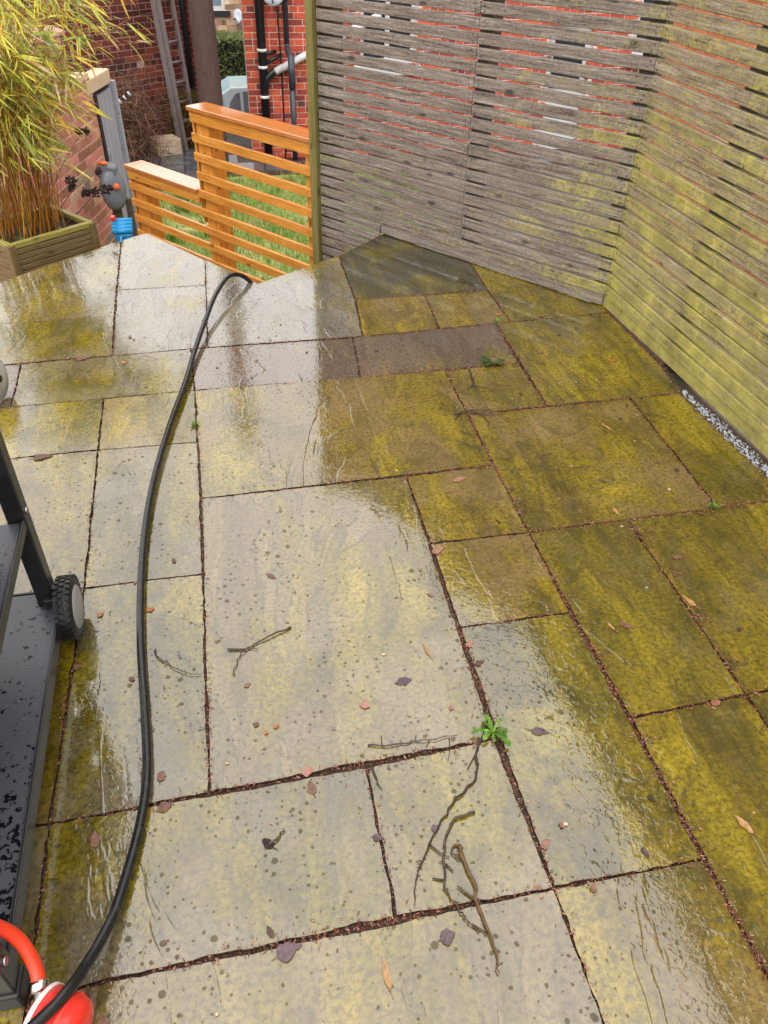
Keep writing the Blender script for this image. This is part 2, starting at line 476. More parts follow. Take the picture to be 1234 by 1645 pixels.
# ---- plants
def leaf_mat(name, stops, rough=0.45, trans=0.4):
    t = NT(name, rough)
    c = t.ramp(t.rand(), stops)
    c = t.mix(t.ramp(t.noise(t.coord('World'), 120, 4, 0.65), [(0.36, 0.85), (0.62, 0.0)]), c, t.mix(1.0, c, (0.5, 0.5, 0.36), 'MULTIPLY'))
    t.base(c)
    if trans:
        tr = t.n('BsdfTranslucent'); t.l(c, tr.inputs['Color'])
        ms = t.n('MixShader'); ms.inputs[0].default_value = trans
        out = [n for n in t.t.nodes if n.type == 'OUTPUT_MATERIAL'][0]
        t.l(t.p.outputs[0], ms.inputs[1]); t.l(tr.outputs[0], ms.inputs[2]); t.l(ms.outputs[0], out.inputs['Surface'])
    return t.m
M['bamboo_leaf'] = leaf_mat('bamboo_leaf', [(0.0, (0.20, 0.28, 0.06)), (0.25, (0.46, 0.56, 0.11)), (0.5, (0.78, 0.78, 0.12)), (0.75, (0.92, 0.78, 0.12)), (0.90, (0.76, 0.42, 0.07)), (1.0, (0.84, 0.78, 0.58))])
M['culm'] = leaf_mat('bamboo_culm', [(0.0, (0.20, 0.075, 0.012)), (0.5, (0.36, 0.14, 0.018)), (0.85, (0.45, 0.22, 0.035)), (1.0, (0.20, 0.20, 0.03))], 0.4, 0)
M['grass'] = leaf_mat('grass_blades', [(0.0, (0.13, 0.28, 0.030)), (0.40, (0.26, 0.46, 0.055)), (0.7, (0.40, 0.46, 0.13)), (1.0, (0.62, 0.54, 0.30))], 0.6)
M['green_leaf'] = leaf_mat('green_leaf', [(0.0, (0.055, 0.16, 0.02)), (0.6, (0.13, 0.30, 0.035)), (1.0, (0.26, 0.46, 0.08))], 0.4)
M['weed_leaf'] = leaf_mat('weed_leaf', [(0.0, (0.09, 0.22, 0.025)), (0.6, (0.19, 0.37, 0.045)), (1.0, (0.32, 0.50, 0.11))], 0.3)
M['froth'] = simple('froth', (0.30, 0.32, 0.36), 0.2, 0.5, 60)
M['petal'] = simple('white_petal', (0.70, 0.72, 0.70), 0.5, 0.04, 10)
M['hedge'] = leaf_mat('hedge_leaf', [(0.0, (0.08, 0.13, 0.030)), (0.6, (0.19, 0.26, 0.065)), (1.0, (0.32, 0.37, 0.13))], 0.55)
M['dry_stem'] = leaf_mat('dry_stem', [(0.0, (0.10, 0.045, 0.032)), (0.5, (0.21, 0.105, 0.070)), (1.0, (0.36, 0.22, 0.15))], 0.8, 0)
M['dry_grass'] = leaf_mat('dry_grass', [(0.0, (0.20, 0.12, 0.045)), (0.6, (0.34, 0.24, 0.095)), (1.0, (0.22, 0.22, 0.05))], 0.8)
M['seed_head'] = leaf_mat('seed_head', [(0.0, (0.020, 0.012, 0.009)), (0.7, (0.055, 0.032, 0.022)), (1.0, (0.10, 0.065, 0.05))], 0.8, 0)
M['twig'] = leaf_mat('twig_bark', [(0.0, (0.034, 0.021, 0.014)), (1.0, (0.080, 0.050, 0.032))], 0.55, 0)
M['twig_pale'] = leaf_mat('twig_bark_brown', [(0.0, (0.085, 0.046, 0.020)), (1.0, (0.13, 0.075, 0.030))], 0.5, 0)
M['compost'] = simple('compost', (0.035, 0.022, 0.014), 0.9, 0.6, 60, bump=0.8)
M['rosette'] = leaf_mat('rosette_leaf', [(0.0, (0.05, 0.11, 0.03)), (0.6, (0.10, 0.18, 0.05)), (1.0, (0.30, 0.10, 0.07))], 0.5)

# ---- made things
t = NT('bbq_enamel', 0.22)
co = t.coord('World')
sy = t.n('SeparateXYZ'); t.l(t.n('NewGeometry').outputs['Position'], sy.inputs[0])
wn_ = t.val('ADD', t.noise(co, 75, 5, 0.6), t.val('MULTIPLY', t.step(sy.outputs[1], 0.72, 1.05), -0.10))
wet = t.step(wn_, 0.515, 0.545)
t.base(t.mix(wet, (0.060, 0.060, 0.072), (0.006, 0.006, 0.008)))  # base colour carries the sky's lavender sheen; wet blots are dark
t.rough(t.mix(wet, (0.34, 0.34, 0.34), (0.10, 0.10, 0.10)))
t.l(t.val('MULTIPLY_ADD', wet, -0.35, 0.5), t.p.inputs['Specular IOR Level'])
sp = t.n('TexVoronoi'); t.l(co, sp.inputs['Vector']); sp.inputs['Scale'].default_value = 70
t.normal(t.bump(t.step(sp.outputs['Distance'], 0.28, 0.08), 0.25, 0.002))
M['bbq'] = t.m
M['bbq_frame'] = simple('bbq_frame_paint', (0.016, 0.016, 0.018), 0.3, 0.3, 30)
M['rubber'] = simple('black_rubber', (0.012, 0.012, 0.013), 0.45, 0.3, 40)
t = NT('black_hose_rubber', 0.3)
co = t.coord('World')
hn = t.noise(co, 55, 5, 0.7)
t.base(t.ramp(hn, [(0.42, (0.008, 0.008, 0.010)), (0.62, (0.016, 0.015, 0.014)), (0.74, (0.06, 0.05, 0.035))]))
t.rough(t.ramp(t.noise(co, 24, 4), [(0.35, 0.12), (0.65, 0.34)]))
t.normal(t.bump(t.noise(co, 300, 3), 0.15, 0.001))
M['hose'] = t.m
M['hub'] = simple('grey_hub_plastic', (0.27, 0.27, 0.28), 0.4, 0.08, 10)
M['chrome'] = simple('chromed_steel', (0.55, 0.53, 0.48), 0.22, 0.1, 10, metal=1.0)
M['steel'] = simple('dull_steel', (0.42, 0.41, 0.40), 0.35, 0.15, 20, metal=1.0)
M['red_hose'] = simple('red_gas_hose', (0.78, 0.050, 0.018), 0.35, 0.08, 20)
M['red_plastic'] = simple('red_painted_metal', (0.72, 0.035, 0.024), 0.18, 0.08, 12)
M['label_white'] = simple('white_sticker', (0.80, 0.80, 0.80), 0.4, 0.03, 12)
M['blue'] = simple('blue_plastic', (0.010, 0.26, 0.56), 0.3, 0.06, 12)
M['grey_plastic'] = simple('grey_plastic', (0.14, 0.155, 0.185), 0.35, 0.1, 10)
M['orange_plastic'] = simple('orange_plastic', (0.80, 0.14, 0.025), 0.35, 0.05, 10)
M['pale_grey'] = simple('pale_grey_enamel', (0.40, 0.40, 0.37), 0.3, 0.1, 10)
t = NT('car_paint', 0.25)
t.base((0.56, 0.78, 0.84))
t.p.inputs['Coat Weight'].default_value = 0.8
t.normal(t.bump(t.noise(t.coord('Object'), 3, 2), 0.02, 0.01))
M['car'] = t.m
M['dead_leaf'] = leaf_mat('dead_leaf', [(0.0, (0.075, 0.032, 0.024)), (0.5, (0.15, 0.068, 0.050)), (1.0, (0.23, 0.12, 0.085))], 0.3, 0)
M['pink_leaf'] = leaf_mat('pink_leaf', [(0.0, (0.27, 0.105, 0.082)), (1.0, (0.38, 0.18, 0.14))], 0.3, 0)
M['purple_leaf'] = leaf_mat('purple_leaf', [(0.0, (0.075, 0.045, 0.062)), (1.0, (0.12, 0.075, 0.09))], 0.2, 0)
M['tan_leaf'] = leaf_mat('tan_leaf', [(0.0, (0.30, 0.15, 0.06)), (1.0, (0.46, 0.27, 0.13))], 0.4, 0)
M['orange_leaf'] = leaf_mat('orange_leaf', [(0.0, (0.33, 0.095, 0.035)), (1.0, (0.44, 0.16, 0.06))], 0.35, 0)

# ================================================================== GROUND
LOW = -1.8
def ground_z(x, y):
    k = min(1, max(0, (y - 13.9) / 2.0))
    k = k * k * (3 - 2 * k)
    return LOW - 1.5 * k
mb = MB()
xs = [-400, -120, -40, -15, -8, -4, -2, 0, 2, 4, 8, 15, 40, 120, 400]
ys = [-400, -120, -40, -12, -4, 0, 3, 6, 9, 12, 13.9, 14.2, 14.5, 14.8, 15.1, 15.4, 15.9, 18, 24, 40, 120, 400]
vs = [(x, y, ground_z(x, y)) for y in ys for x in xs]
nx = len(xs)
fs = [(j * nx + i, j * nx + i + 1, (j + 1) * nx + i + 1, (j + 1) * nx + i) for j in range(len(ys) - 1) for i in range(nx - 1)]
mb.add(vs, fs, True)
t = NT('earth_ground', 0.85)
co = t.coord('World')
t.base(t.ramp(t.noise(co, 3, 7, 0.65), [(0.3, (0.045, 0.040, 0.032)), (0.7, (0.11, 0.10, 0.085))]))
t.normal(t.bump(t.noise(co, 30, 5), 0.5, 0.01))
tag(mb.build('ground', t.m), kind='structure')

# lawn
t = NT('lawn_turf', 0.85)
co = t.coord('World')
t.base(t.ramp(t.noise(co, 2.2, 6, 0.65), [(0.38, (0.12, 0.20, 0.035)), (0.52, (0.26, 0.30, 0.085)), (0.66, (0.48, 0.41, 0.22))]))
t.normal(t.bump(t.noise(co, 60, 4), 0.8, 0.02))
mb = MB()
mb.add([(-1.0, 4.6, LOW + .004), (2.3, 4.6, LOW + .004), (2.3, 11.1, LOW + .004), (0.2, 11.1, LOW + .004), (-1.0, 10.4, LOW + .004)], [(0, 1, 2, 3, 4)])
tag(mb.build('lawn', t.m), kind='structure')
mb = MB()
g = random.Random(3)
for i in range(26000):
    x = g.uniform(-0.95, 2.6); y = g.uniform(5.6, 10.95)
    if y > 10.4 + (x + 1) * 0.55: continue
    pn = mnoise.noise(Vector((x * 1.3, y * 1.3, 0)))
    h = g.uniform(0.02, 0.085) * (1.25 + 1.1 * pn) * (1.9 if g.random() < .06 else 1)
    a = g.uniform(0, 6.283); le = g.uniform(0.2, 0.9) * h
    w = g.uniform(0.004, 0.008)
    dx, dy = math.cos(a), math.sin(a)
    mb.add([(x - dy * w, y + dx * w, LOW), (x + dy * w, y - dx * w, LOW), (x + dx * le, y + dy * le, LOW + h)], [(0, 1, 2)])
tag(mb.build('lawn_grass', M['grass']), 'short wet grass of the lower lawn behind the orange fence', 'grass', kind='stuff')

# slate path below the houses, in separate flags
path = MB()
path.add([(-2.6, 10.6, LOW + .006), (-1.0, 10.42, LOW + .006), (0.2, 11.12, LOW + .006), (6, 11.12, LOW + .006), (6, 11.94, LOW + .006), (0.5, 11.94, LOW + .006), (0.0, 13.3, LOW + .006), (-2.6, 11.4, LOW + .006)], [tuple(range(8))])
path_o = tag(path.build('path', M['soil']), kind='structure')
M['flag'] = simple('wet_slate_flag', (0.085, 0.088, 0.098), 0.18, 0.4, 5, bump=0.25)
g = random.Random(5)
def inside(poly, x, y):
    r = False
    for i in range(len(poly)):
        x0, y0 = poly[i]; x1, y1 = poly[i - 1]
        if (y0 > y) != (y1 > y) and x < (x1 - x0) * (y - y0) / (y1 - y0) + x0: r = not r
    return r
ppoly = [(-2.6, 10.6), (-1.0, 10.42), (0.2, 11.12), (6, 11.12), (6, 11.94), (0.5, 11.94), (0.0, 13.3), (-2.6, 11.4)]
for j in range(7):
    for i in range(16):
        x = -2.6 + i * 0.55 + (j % 2) * 0.2; y = 10.45 + j * 0.42
        cs = [(x + .02, y + .02), (x + .53, y + .02), (x + .53, y + .4), (x + .02, y + .4)]
        if all(inside(ppoly, *c) for c in cs):
            z = LOW + .012 + g.uniform(0, .008)
            m2 = MB(); m2.aabox(x + .01, x + .54, y + .01, y + .41, LOW - .02, z)
            m2.build('flagstone', M['flag'], path_o)

# ================================================================== PATIO
EDGE = [(-1.95, 2.56), (-0.958, 3.416), (-0.48, 3.855), (-0.366, 3.945), (0.133, 3.25), (0.533, 3.52), (0.82, 3.80)]
CORN = Vector((1.553, 2.808))
FA = Vector((-0.62, 0.784)).normalized()          # along the left fence, away from the corner
FB = Vector((0.045, -1.0)).normalized()           # along the right fence, towards the viewer
outline = EDGE + [(1.60, 2.83), (1.74, 1.0), (1.86, -1.6), (-2.6, -1.6), (-2.6, 2.0)]
mb = MB()
n = len(outline)
vs = [(x, y, -0.010) for x, y in outline] + [(x * 0.995, y - 0.02, LOW - 0.3) for x, y in outline]
mb.add(vs, [tuple(reversed(range(n)))] + [(i, (i + 1) % n, n + (i + 1) % n, n + i) for i in range(n)])
patio = tag(mb.build('patio', M['soil']), kind='structure')

def slab(poly, mat, inset=0.0028, seed=0, name='paving_slab'):
    """riven slab: poly in metres, joint centre lines, any winding"""
    g = random.Random(seed)
    P = [Vector(p) for p in poly]
    area = sum(P[i - 1].x * P[i].y - P[i].x * P[i - 1].y for i in range(len(P)))
    if area < 0: P.reverse()
    n = len(P)
    def off(d):
        Q = []
        for i in range(n):
            a = (P[i] - P[i - 1]).normalized(); b = (P[(i + 1) % n] - P[i]).normalized()
            na = Vector((-a.y, a.x)); nb = Vector((-b.y, b.x))
            k = na + nb
            if k.length < 1e-6: k = na
            k = k / max(0.3, k.dot(na))
            Q.append(P[i] + k * d)
        return Q
    def ring(d, stepd, jit):
        Q = off(d); out = []
        for i in range(n):
            a, b = Q[i], Q[(i + 1) % n]
            m = max(1, int((b - a).length / stepd))
            nr = Vector((-(b - a).y, (b - a).x)).normalized()
            for k in range(m):
                p = a.lerp(b, k / m)
                j = jit * (0.7 * mnoise.noise(Vector((p.x * 9 + seed, p.y * 9, d))) + 1.1 * mnoise.noise(Vector((p.x * 45, p.y * 45, seed))))
                ch = mnoise.noise(Vector((p.x * 14 + 5, p.y * 14, seed * .7)))
                out.append(p + nr * (j + (0.010 * (ch - .42) if ch > .42 else 0)))
        return out
    r0 = ring(inset, 0.012, 0.0034)
    r1 = ring(inset + 0.0032, 0.012, 0.0034)
    r2 = ring(inset + 0.0062, 0.014, 0.0034)
    off0 = g.uniform(-0.0010, 0.0003); tx = g.uniform(-.002, .002); ty = g.uniform(-.002, .002)
    cx = sum(p.x for p in P) / n; cy = sum(p.y for p in P) / n
    def h(x, y):
        return off0 + tx * (x - cx) + ty * (y - cy) + 0.0005 * mnoise.noise(Vector((x * 2.2 + seed, y * 2.2, 1))) + 0.00012 * mnoise.noise(Vector((x * 9, y * 9 + seed, 5)))
    pts = list(r0) + list(r1) + list(r2)
    inner = [(p.x, p.y) for p in r1]
    x0 = min(p.x for p in P); x1 = max(p.x for p in P); y0 = min(p.y for p in P); y1 = max(p.y for p in P)
    st = 0.04
    y = y0 + st
    lim = [(p.x, p.y) for p in off(inset + 0.028)]
    while y < y1:
        x = x0 + st
        while x < x1:
            q = (x + g.uniform(-.008, .008), y + g.uniform(-.008, .008))
            if inside(lim, *q): pts.append(Vector(q))
            x += st
        y += st
    m = len(r0)
    edges = [(i, (i + 1) % m) for i in range(m)]
    res = delaunay_2d_cdt([Vector((p.x, p.y)) for p in pts], edges, [], 1, 1e-6)
    vo, fo, orig = res[0], res[2], res[3]
    bset = {}
    vs = []
    for i, p in enumerate(vo):
        z = h(p.x, p.y)
        src = orig[i]
        if src and min(src) < m:
            z -= 0.0 *  mnoise.noise(Vector((p.x * 30, p.y * 30, seed)))
            bset[min(src)] = i
        vs.append((p.x, p.y, z))
    fs = []
    for q in fo:
        a, b, c = (Vector(vs[k][:2]) for k in q)
        if (b - a).x * (c - a).y - (b - a).y * (c - a).x < 0: q = tuple(reversed(q))
        fs.append(tuple(q))
    mbb = MB()
    mbb.add(vs, fs, True)
    ids = [bset[k] for k in range(m) if k in bset]
    b0 = len(mbb.v); nI = len(ids)
    mbb.v += [vs[k] for k in ids] + [(vs[k][0], vs[k][1], -0.03) for k in ids]
    for k in range(nI):
        kk = (k + 1) % nI
        mbb.f.append((b0 + kk, b0 + k, b0 + nI + k, b0 + nI + kk)); mbb.sm.append(False)
    o = mbb.build(name, mat, patio, loc=(cx, cy, 0))
    o.data.materials.append(M['soil'])          # the sawn sides are caked with soil
    for p in o.data.polygons[len(fs):]: p.material_index = 1
    return o

SL = [
 ([(-1.36, 3.07), (-0.958, 3.43), (-0.48, 3.866), (-0.46, 3.018), (-1.33, 3.005)], 'slab_buff'),
 ([(-0.48, 3.866), (-0.366, 3.953), (-0.088, 3.560), (-0.091, 3.27), (-0.464, 3.275)], 'slab_pale'),
 ([(-0.464, 3.275), (-0.091, 3.27), (-0.098, 2.695), (-0.443, 2.68)], 'slab_pale'),
 ([(-0.088, 3.560), (0.133, 3.258), (0.533, 3.526), (0.524, 3.03), (0.498, 2.695), (-0.098, 2.695)], 'slab_pale'),
 ([(-1.33, 3.005), (-0.46, 3.018), (-0.443, 2.68), (-1.06, 2.662), (-1.36, 2.66)], 'slab_buff'),
 ([(-0.76, 2.668), (-0.443, 2.68), (-0.16, 2.692), (-0.15, 2.383), (-0.747, 2.368)], 'slab_buff'),
 ([(-1.36, 2.66), (-0.76, 2.668), (-0.747, 2.368), (-1.36, 2.362)], 'slab_plum'),
 ([(-0.16, 2.692), (0.457, 2.690), (0.434, 2.380), (-0.15, 2.383)], 'slab_plum'),
 ([(0.457, 2.690), (1.054, 2.722), (1.033, 2.393), (0.434, 2.380)], 'slab_plum'),
 ([(0.526, 3.030), (0.833, 3.036), (0.812, 2.712), (0.498, 2.692)], 'slab_gold'),
 ([(0.833, 3.036), (1.118, 3.045), (1.118, 2.728), (0.812, 2.712)], 'slab_gold'),
 ([(0.533, 3.526), (0.815, 3.80), (1.135, 3.375), (1.118, 3.045), (0.526, 3.030)], 'slab_dark'),
 ([(1.135, 3.375), (1.575, 2.825), (1.56, 2.752), (1.118, 2.728), (1.118, 3.045)], 'slab_moss'),
 ([(1.054, 2.724), (1.560, 2.752), (1.562, 2.29), (1.530, 2.092), (1.034, 2.088)], 'slab_moss'),
 ([(0.745, 2.386), (1.033, 2.393), (1.034, 2.088), (0.745, 2.078)], 'slab_gold'),
 ([(-0.15, 2.383), (0.745, 2.386), (0.742, 1.788), (-0.139, 1.772)], 'slab_gold'),
 ([(0.745, 2.078), (1.340, 2.090), (1.325, 1.478), (0.742, 1.470)], 'slab_gold'),
 ([(1.340, 2.090), (1.530, 2.092), (1.560, 1.560), (1.565, 1.482), (1.325, 1.478)], 'slab_moss'),
 ([(0.465, 1.778), (0.744, 1.788), (0.742, 1.470), (0.462, 1.472)], 'slab_gold'),
 ([(-0.139, 1.772), (0.465, 1.778), (0.444, 0.856), (-0.142, 0.842)], 'slab_grey'),
 ([(0.462, 1.472), (0.742, 1.470), (0.742, 1.166), (0.458, 1.168)], 'slab_gold'),
 ([(0.742, 1.470), (1.040, 1.474), (1.034, 0.862), (0.752, 0.852)], 'slab_moss'),
 ([(1.040, 1.474), (1.565, 1.482), (1.60, 0.872), (1.034, 0.862)], 'slab_moss'),
 ([(0.458, 1.168), (0.742, 1.166), (0.748, 0.538), (0.455, 0.541)], 'slab_moss'),
 ([(0.752, 0.852), (1.034, 0.862), (1.038, 0.245), (0.75, 0.24)], 'slab_moss'),
 ([(1.034, 0.862), (1.60, 0.872), (1.63, 0.25), (1.038, 0.245)], 'slab_moss'),
 ([(0.455, 0.541), (0.748, 0.538), (0.75, 0.24), (0.75, -0.06), (0.458, -0.06)], 'slab_gold'),
 ([(0.170, 0.840), (0.444, 0.856), (0.455, 0.541), (0.167, 0.546)], 'slab_grey'),
 ([(-0.436, 0.832), (0.170, 0.840), (0.167, 0.546), (-0.433, 0.536)], 'slab_buff'),
 ([(-0.433, 0.536), (0.455, 0.541), (0.458, -0.06), (-0.433, -0.06)], 'slab_grey'),
 ([(-0.452, 2.376), (-0.15, 2.383), (-0.145, 2.062), (-0.446, 2.068)], 'slab_gold'),
 ([(-1.06, 2.364), (-0.452, 2.376), (-0.446, 2.068), (-1.06, 2.058)], 'slab_buff'),
 ([(-0.446, 2.068), (-0.145, 2.062), (-0.141, 1.460), (-0.432, 1.460)], 'slab_buff'),
 ([(-1.06, 2.058), (-0.446, 2.068), (-0.432, 1.460), (-1.05, 1.455)], 'slab_gold'),
 ([(-0.432, 1.460), (-0.141, 1.460), (-0.142, 0.842), (-0.437, 0.832)], 'slab_buff'),
 ([(-1.05, 1.455), (-0.432, 1.460), (-0.437, 0.832), (-1.05, 0.83)], 'slab_gold'),
 ([(-1.05, 0.83), (-0.437, 0.832), (-0.433, 0.536), (-0.433, 0.22), (-1.05, 0.22)], 'slab_buff'),
 # beyond the frame, left and behind the viewer
 ([(-1.72, 2.74), (-1.36, 3.07), (-1.36, 2.362), (-1.68, 2.36)], 'slab_grey'),
 ([(-1.70, 2.36), (-1.06, 2.364), (-1.06, 1.75), (-1.70, 1.75)], 'slab_grey'),
 ([(-1.70, 1.75), (-1.06, 1.75), (-1.05, 0.83), (-1.70, 0.83)], 'slab_buff'),
 ([(-1.70, 0.83), (-1.05, 0.83), (-1.05, 0.22), (-1.70, 0.22)], 'slab_plum'),
 ([(-2.55, 1.95), (-1.70, 2.70), (-1.70, 1.30), (-2.55, 1.30)], 'slab_buff'),
 ([(-2.55, 1.30), (-1.70, 1.30), (-1.70, 0.22), (-2.55, 0.22)], 'slab_gold'),
 ([(0.75, 0.24), (1.63, 0.25), (1.66, -0.36), (0.75, -0.36)], 'slab_moss'),
 ([(-0.433, -0.06), (0.458, -0.06), (0.458, -0.66), (-0.433, -0.66)], 'slab_gold'),
 ([(-1.33, 0.22), (-0.433, 0.22), (-0.433, -0.66), (-1.33, -0.66)], 'slab_buff'),
 ([(-2.55, 0.22), (-1.33, 0.22), (-1.33, -0.66), (-2.55, -0.66)], 'slab_grey'),
 ([(0.458, -0.06), (0.75, -0.06), (0.75, -0.36), (0.75, -0.66), (0.458, -0.66)], 'slab_plum'),
 ([(0.75, -0.36), (1.66, -0.36), (1.68, -0.96), (0.75, -0.96)], 'slab_buff'),
 ([(-2.55, -0.66), (-0.75, -0.66), (-0.75, -1.55), (-2.55, -1.55)], 'slab_buff'),
 ([(-0.75, -0.66), (0.75, -0.66), (0.75, -0.96), (0.75, -1.55), (-0.75, -1.55)], 'slab_grey'),
 ([(0.75, -0.96), (1.68, -0.96), (1.70, -1.55), (0.75, -1.55)], 'slab_gold'),
]
for i, (poly, mk) in enumerate(SL):
    slab(poly, M[mk], seed=11 + i * 3)

# loose brown needles and grit washed into the joints
mb = MB()
g = random.Random(21)
def chip(x, y, z, s):
    a = g.uniform(0, 6.283); L = s * g.uniform(0.6, 1.9); w = s * g.uniform(0.18, 0.5)
    dx, dy = math.cos(a) * L, math.sin(a) * L; px, py = -math.sin(a) * w, math.cos(a) * w
    t1 = g.uniform(-.4, .4) * s
    mb.add([(x - dx, y - dy, z + abs(t1) * .3), (x + px, y + py, z + .0012), (x + dx, y + dy, z + t1 * .5 + .001), (x - px, y - py, z)], [(0, 1, 2, 3)])
seen = set()
def dens(x, y):
    d = 0.35 + 1.0 * max(0, min(1, (x - 0.4) / 0.5)) + 0.35 * max(0, min(1, (1.0 - y)))
    d *= 0.5 + 1.0 * max(0, mnoise.noise(Vector((x * 2.5, y * 2.5, 3))) + 0.35)
    return d
for poly, mk in SL:
    for i in range(len(poly)):
        a, b = Vector(poly[i - 1]), Vector(poly[i])
        key = (round((a.x + b.x) / 2, 1), round((a.y + b.y) / 2, 1))
        if key in seen or max(a.y, b.y) < -0.2: continue
        seen.add(key)
        m = int((b - a).length * 900)
        for k in range(m):
            p = a.lerp(b, g.random())
            if p.y < -0.1 or p.x < -1.2: continue
            if g.random() > dens(p.x, p.y): continue
            sd = 0.0042 if g.random() < 0.85 else 0.018
            q = p + Vector((g.gauss(0, sd), g.gauss(0, sd)))
            chip(q.x, q.y, -0.007 + 0.010 * min(1, (q - p).length / 0.008), g.uniform(0.0015, 0.0036))
# crumbs scattered on the slabs, thick at the right
for k in range(5200):
    x = g.uniform(-0.5, 1.55); y = g.uniform(0.3, 2.9)
    if g.random() > 0.10 + 0.9 * max(0, mnoise.noise(Vector((x * 2, y * 2, 9))) + 0.2) * (0.35 + max(0, x - 0.4)): continue
    chip(x, y, 0.0010, g.uniform(0.001, 0.0026))
for (cx, cy, r, m) in [(1.33, 1.49, .035, 160), (1.06, 1.44, .03, 120), (1.05, 1.40, .03, 120), (1.06, 1.25, .02, 90), (1.05, 1.1, .02, 90), (1.42, 1.52, .05, 90), (1.26, 1.72, .03, 70), (1.05, 0.95, .025, 90), (0.76, 0.80, .02, 70), (1.50, 1.56, .04, 120), (-0.74, 2.45, .04, 70)]:
    for k in range(m):
        chip(cx + g.gauss(0, r), cy + g.gauss(0, r * .7), 0.0012, g.uniform(0.0015, 0.0034))
tag(mb.build('joint_debris', M['debris'], None), 'reddish brown needles and crumbs washed into the paving joints', 'debris', kind='stuff')

# wet gravel and standing water in the gap along the right fence
mb = MB()
mb.add([(1.50, 2.30, -0.006), (1.60, 2.30, -0.006), (1.66, 1.0, -0.006), (1.58, 1.0, -0.006)], [(0, 3, 2, 1)])
t = NT('standing_water', 0.05, 1.9)
co = t.coord('World')
t.base((0.03, 0.028, 0.02))
t.normal(t.bump(t.noise(co, 130, 4, 0.6), 0.8, 0.004))
tag(mb.build('puddle', t.m), kind='structure')

mb = MB(); g = random.Random(505)
for k in range(5200):
    f = g.random()
    y = 2.10 - f * 0.62; xc = 1.548 + (2.10 - y) * 0.040
    sp = 0.004 + 0.008 * math.sin(3.1 * f)
    x = xc + g.gauss(0, sp) ; s_ = g.uniform(.0008, .0022)
    if x > 1.553 + .045 * (2.808 - y) - .008 or mnoise.noise(Vector((x * 150, y * 60, 2))) < 0.05: continue
    a = Vector((g.gauss(0, 1), g.gauss(0, 1), g.gauss(0, .4))).normalized() * s_ * 1.5; b = a.orthogonal().normalized() * s_
    p = Vector((x, y, .003 + g.uniform(0, .004)))
    mb.add([p - a, p + b, p + a, p - b, p + Vector((0, 0, s_))], [(0, 1, 4), (1, 2, 4), (2, 3, 4), (3, 0, 4)], True)
tag(mb.build('froth', M['froth']), 'whitish wet froth lying along the foot of the right fence', 'froth', kind='stuff')

# ================================================================== SLATTED FENCE
PITCH, SH, GAP, TH = 0.0517, 0.0411, 0.0106, 0.020
Z0 = 0.099 + GAP / 2                       # bottom of the lowest full slat
def slat_mesh(L, seed, mat, h=SH, th=TH):
    """local x along the slat, y through it, z up; slightly bowed, eased edges"""
    g = random.Random(seed)
    n = 10; e = 0.0022
    prof = [(-th/2 + e, -h/2), (th/2 - e, -h/2), (th/2, -h/2 + e), (th/2, h/2 - e), (th/2 - e, h/2), (-th/2 + e, h/2), (-th/2, h/2 - e), (-th/2, -h/2 + e)]
    vs = []; fs = []
    b1, b2, ph = g.uniform(-.0016, .0016), g.uniform(-.0016, .0016), g.uniform(0, 6)
    for i in range(n + 1):
        x = -L / 2 + L * i / n
        dz = b1 * math.sin(3.14 * i / n) + 0.0007 * math.sin(i * 1.7 + ph) + b2 * (i / n - .5)
        dy = g.uniform(-.0006, .0006)
        for (py, pz) in prof:
            vs.append((x, py + dy, pz * (1 + g.uniform(-.012, .012)) + dz))
    for i in range(n):
        for k in range(8):
            fs.append((i * 8 + k, (i + 1) * 8 + k, (i + 1) * 8 + (k + 1) % 8, i * 8 + (k + 1) % 8))
    fs.append(tuple(range(8))); fs.append(tuple(reversed(range(n * 8, n * 8 + 8))))
    m = MB(); m.add(vs, fs)
    return m.mesh('slat', (0, 0, 0), mat)

def post_part(parent, name, c, along, half_w, half_d, z0, z1, mat):
    """mesh local x is vertical so that the grain runs up the post"""
    m = MB()
    m.box((0, 0, 0), ((z1 - z0) / 2, 0, 0), (0, half_w, 0), (0, 0, half_d))
    me = m.mesh(name, (0, 0, 0), mat)
    o = bpy.data.objects.new(name, me)
    link(o, parent, (c[0], c[1], (z0 + z1) / 2))
    al = Vector((along[0], along[1], 0)).normalized()
    zz = Vector((0, 0, 1)); dd = zz.cross(al)
    o.rotation_euler = Matrix((zz, al, dd)).transposed().to_euler()
    b = o.modifiers.new('bevel', 'BEVEL'); b.width = 0.003; b.segments = 2
    return o

fseed = [100]
def fence_bay(root, base, along, s0, s1, zlo, zhi, mat, nails, face, variants=7):
    """slats between stations s0 and s1; base is the corner at the slat front"""
    L = abs(s1 - s0) - 0.003
    mid = base + along * ((s0 + s1) / 2)
    ang = math.atan2(along.y, along.x)
    mes = []
    for k in range(variants):
        fseed[0] += 1
        mes.append(slat_mesh(L, fseed[0], mat))
    g = random.Random(fseed[0])
    k0 = math.ceil((zlo - Z0) / PITCH); k1 = math.floor((zhi - Z0 - SH) / PITCH)
    for k in range(k0, k1 + 1):
        z = Z0 + k * PITCH + SH / 2 + g.uniform(-.0008, .0008)
        flip = math.pi if g.random() < 0.5 else 0
        p = mid - face * (TH / 2 + g.uniform(0, .002))
        inst('slat', mes[g.randrange(variants)], root, (p.x, p.y, z), ang + flip)
        for s in (min(s0, s1) + 0.022, max(s0, s1) - 0.022):
            for dz in (-0.010, 0.010):
                q = base + along * (s + g.uniform(-.005, .005)) + face * 0.0012
                nails.lathe((q.x, q.y, z + dz + g.uniform(-.002, .002)), (face.x, face.y, 0), [(-0.002, 0.0022), (0.0003, 0.0022)], 6)

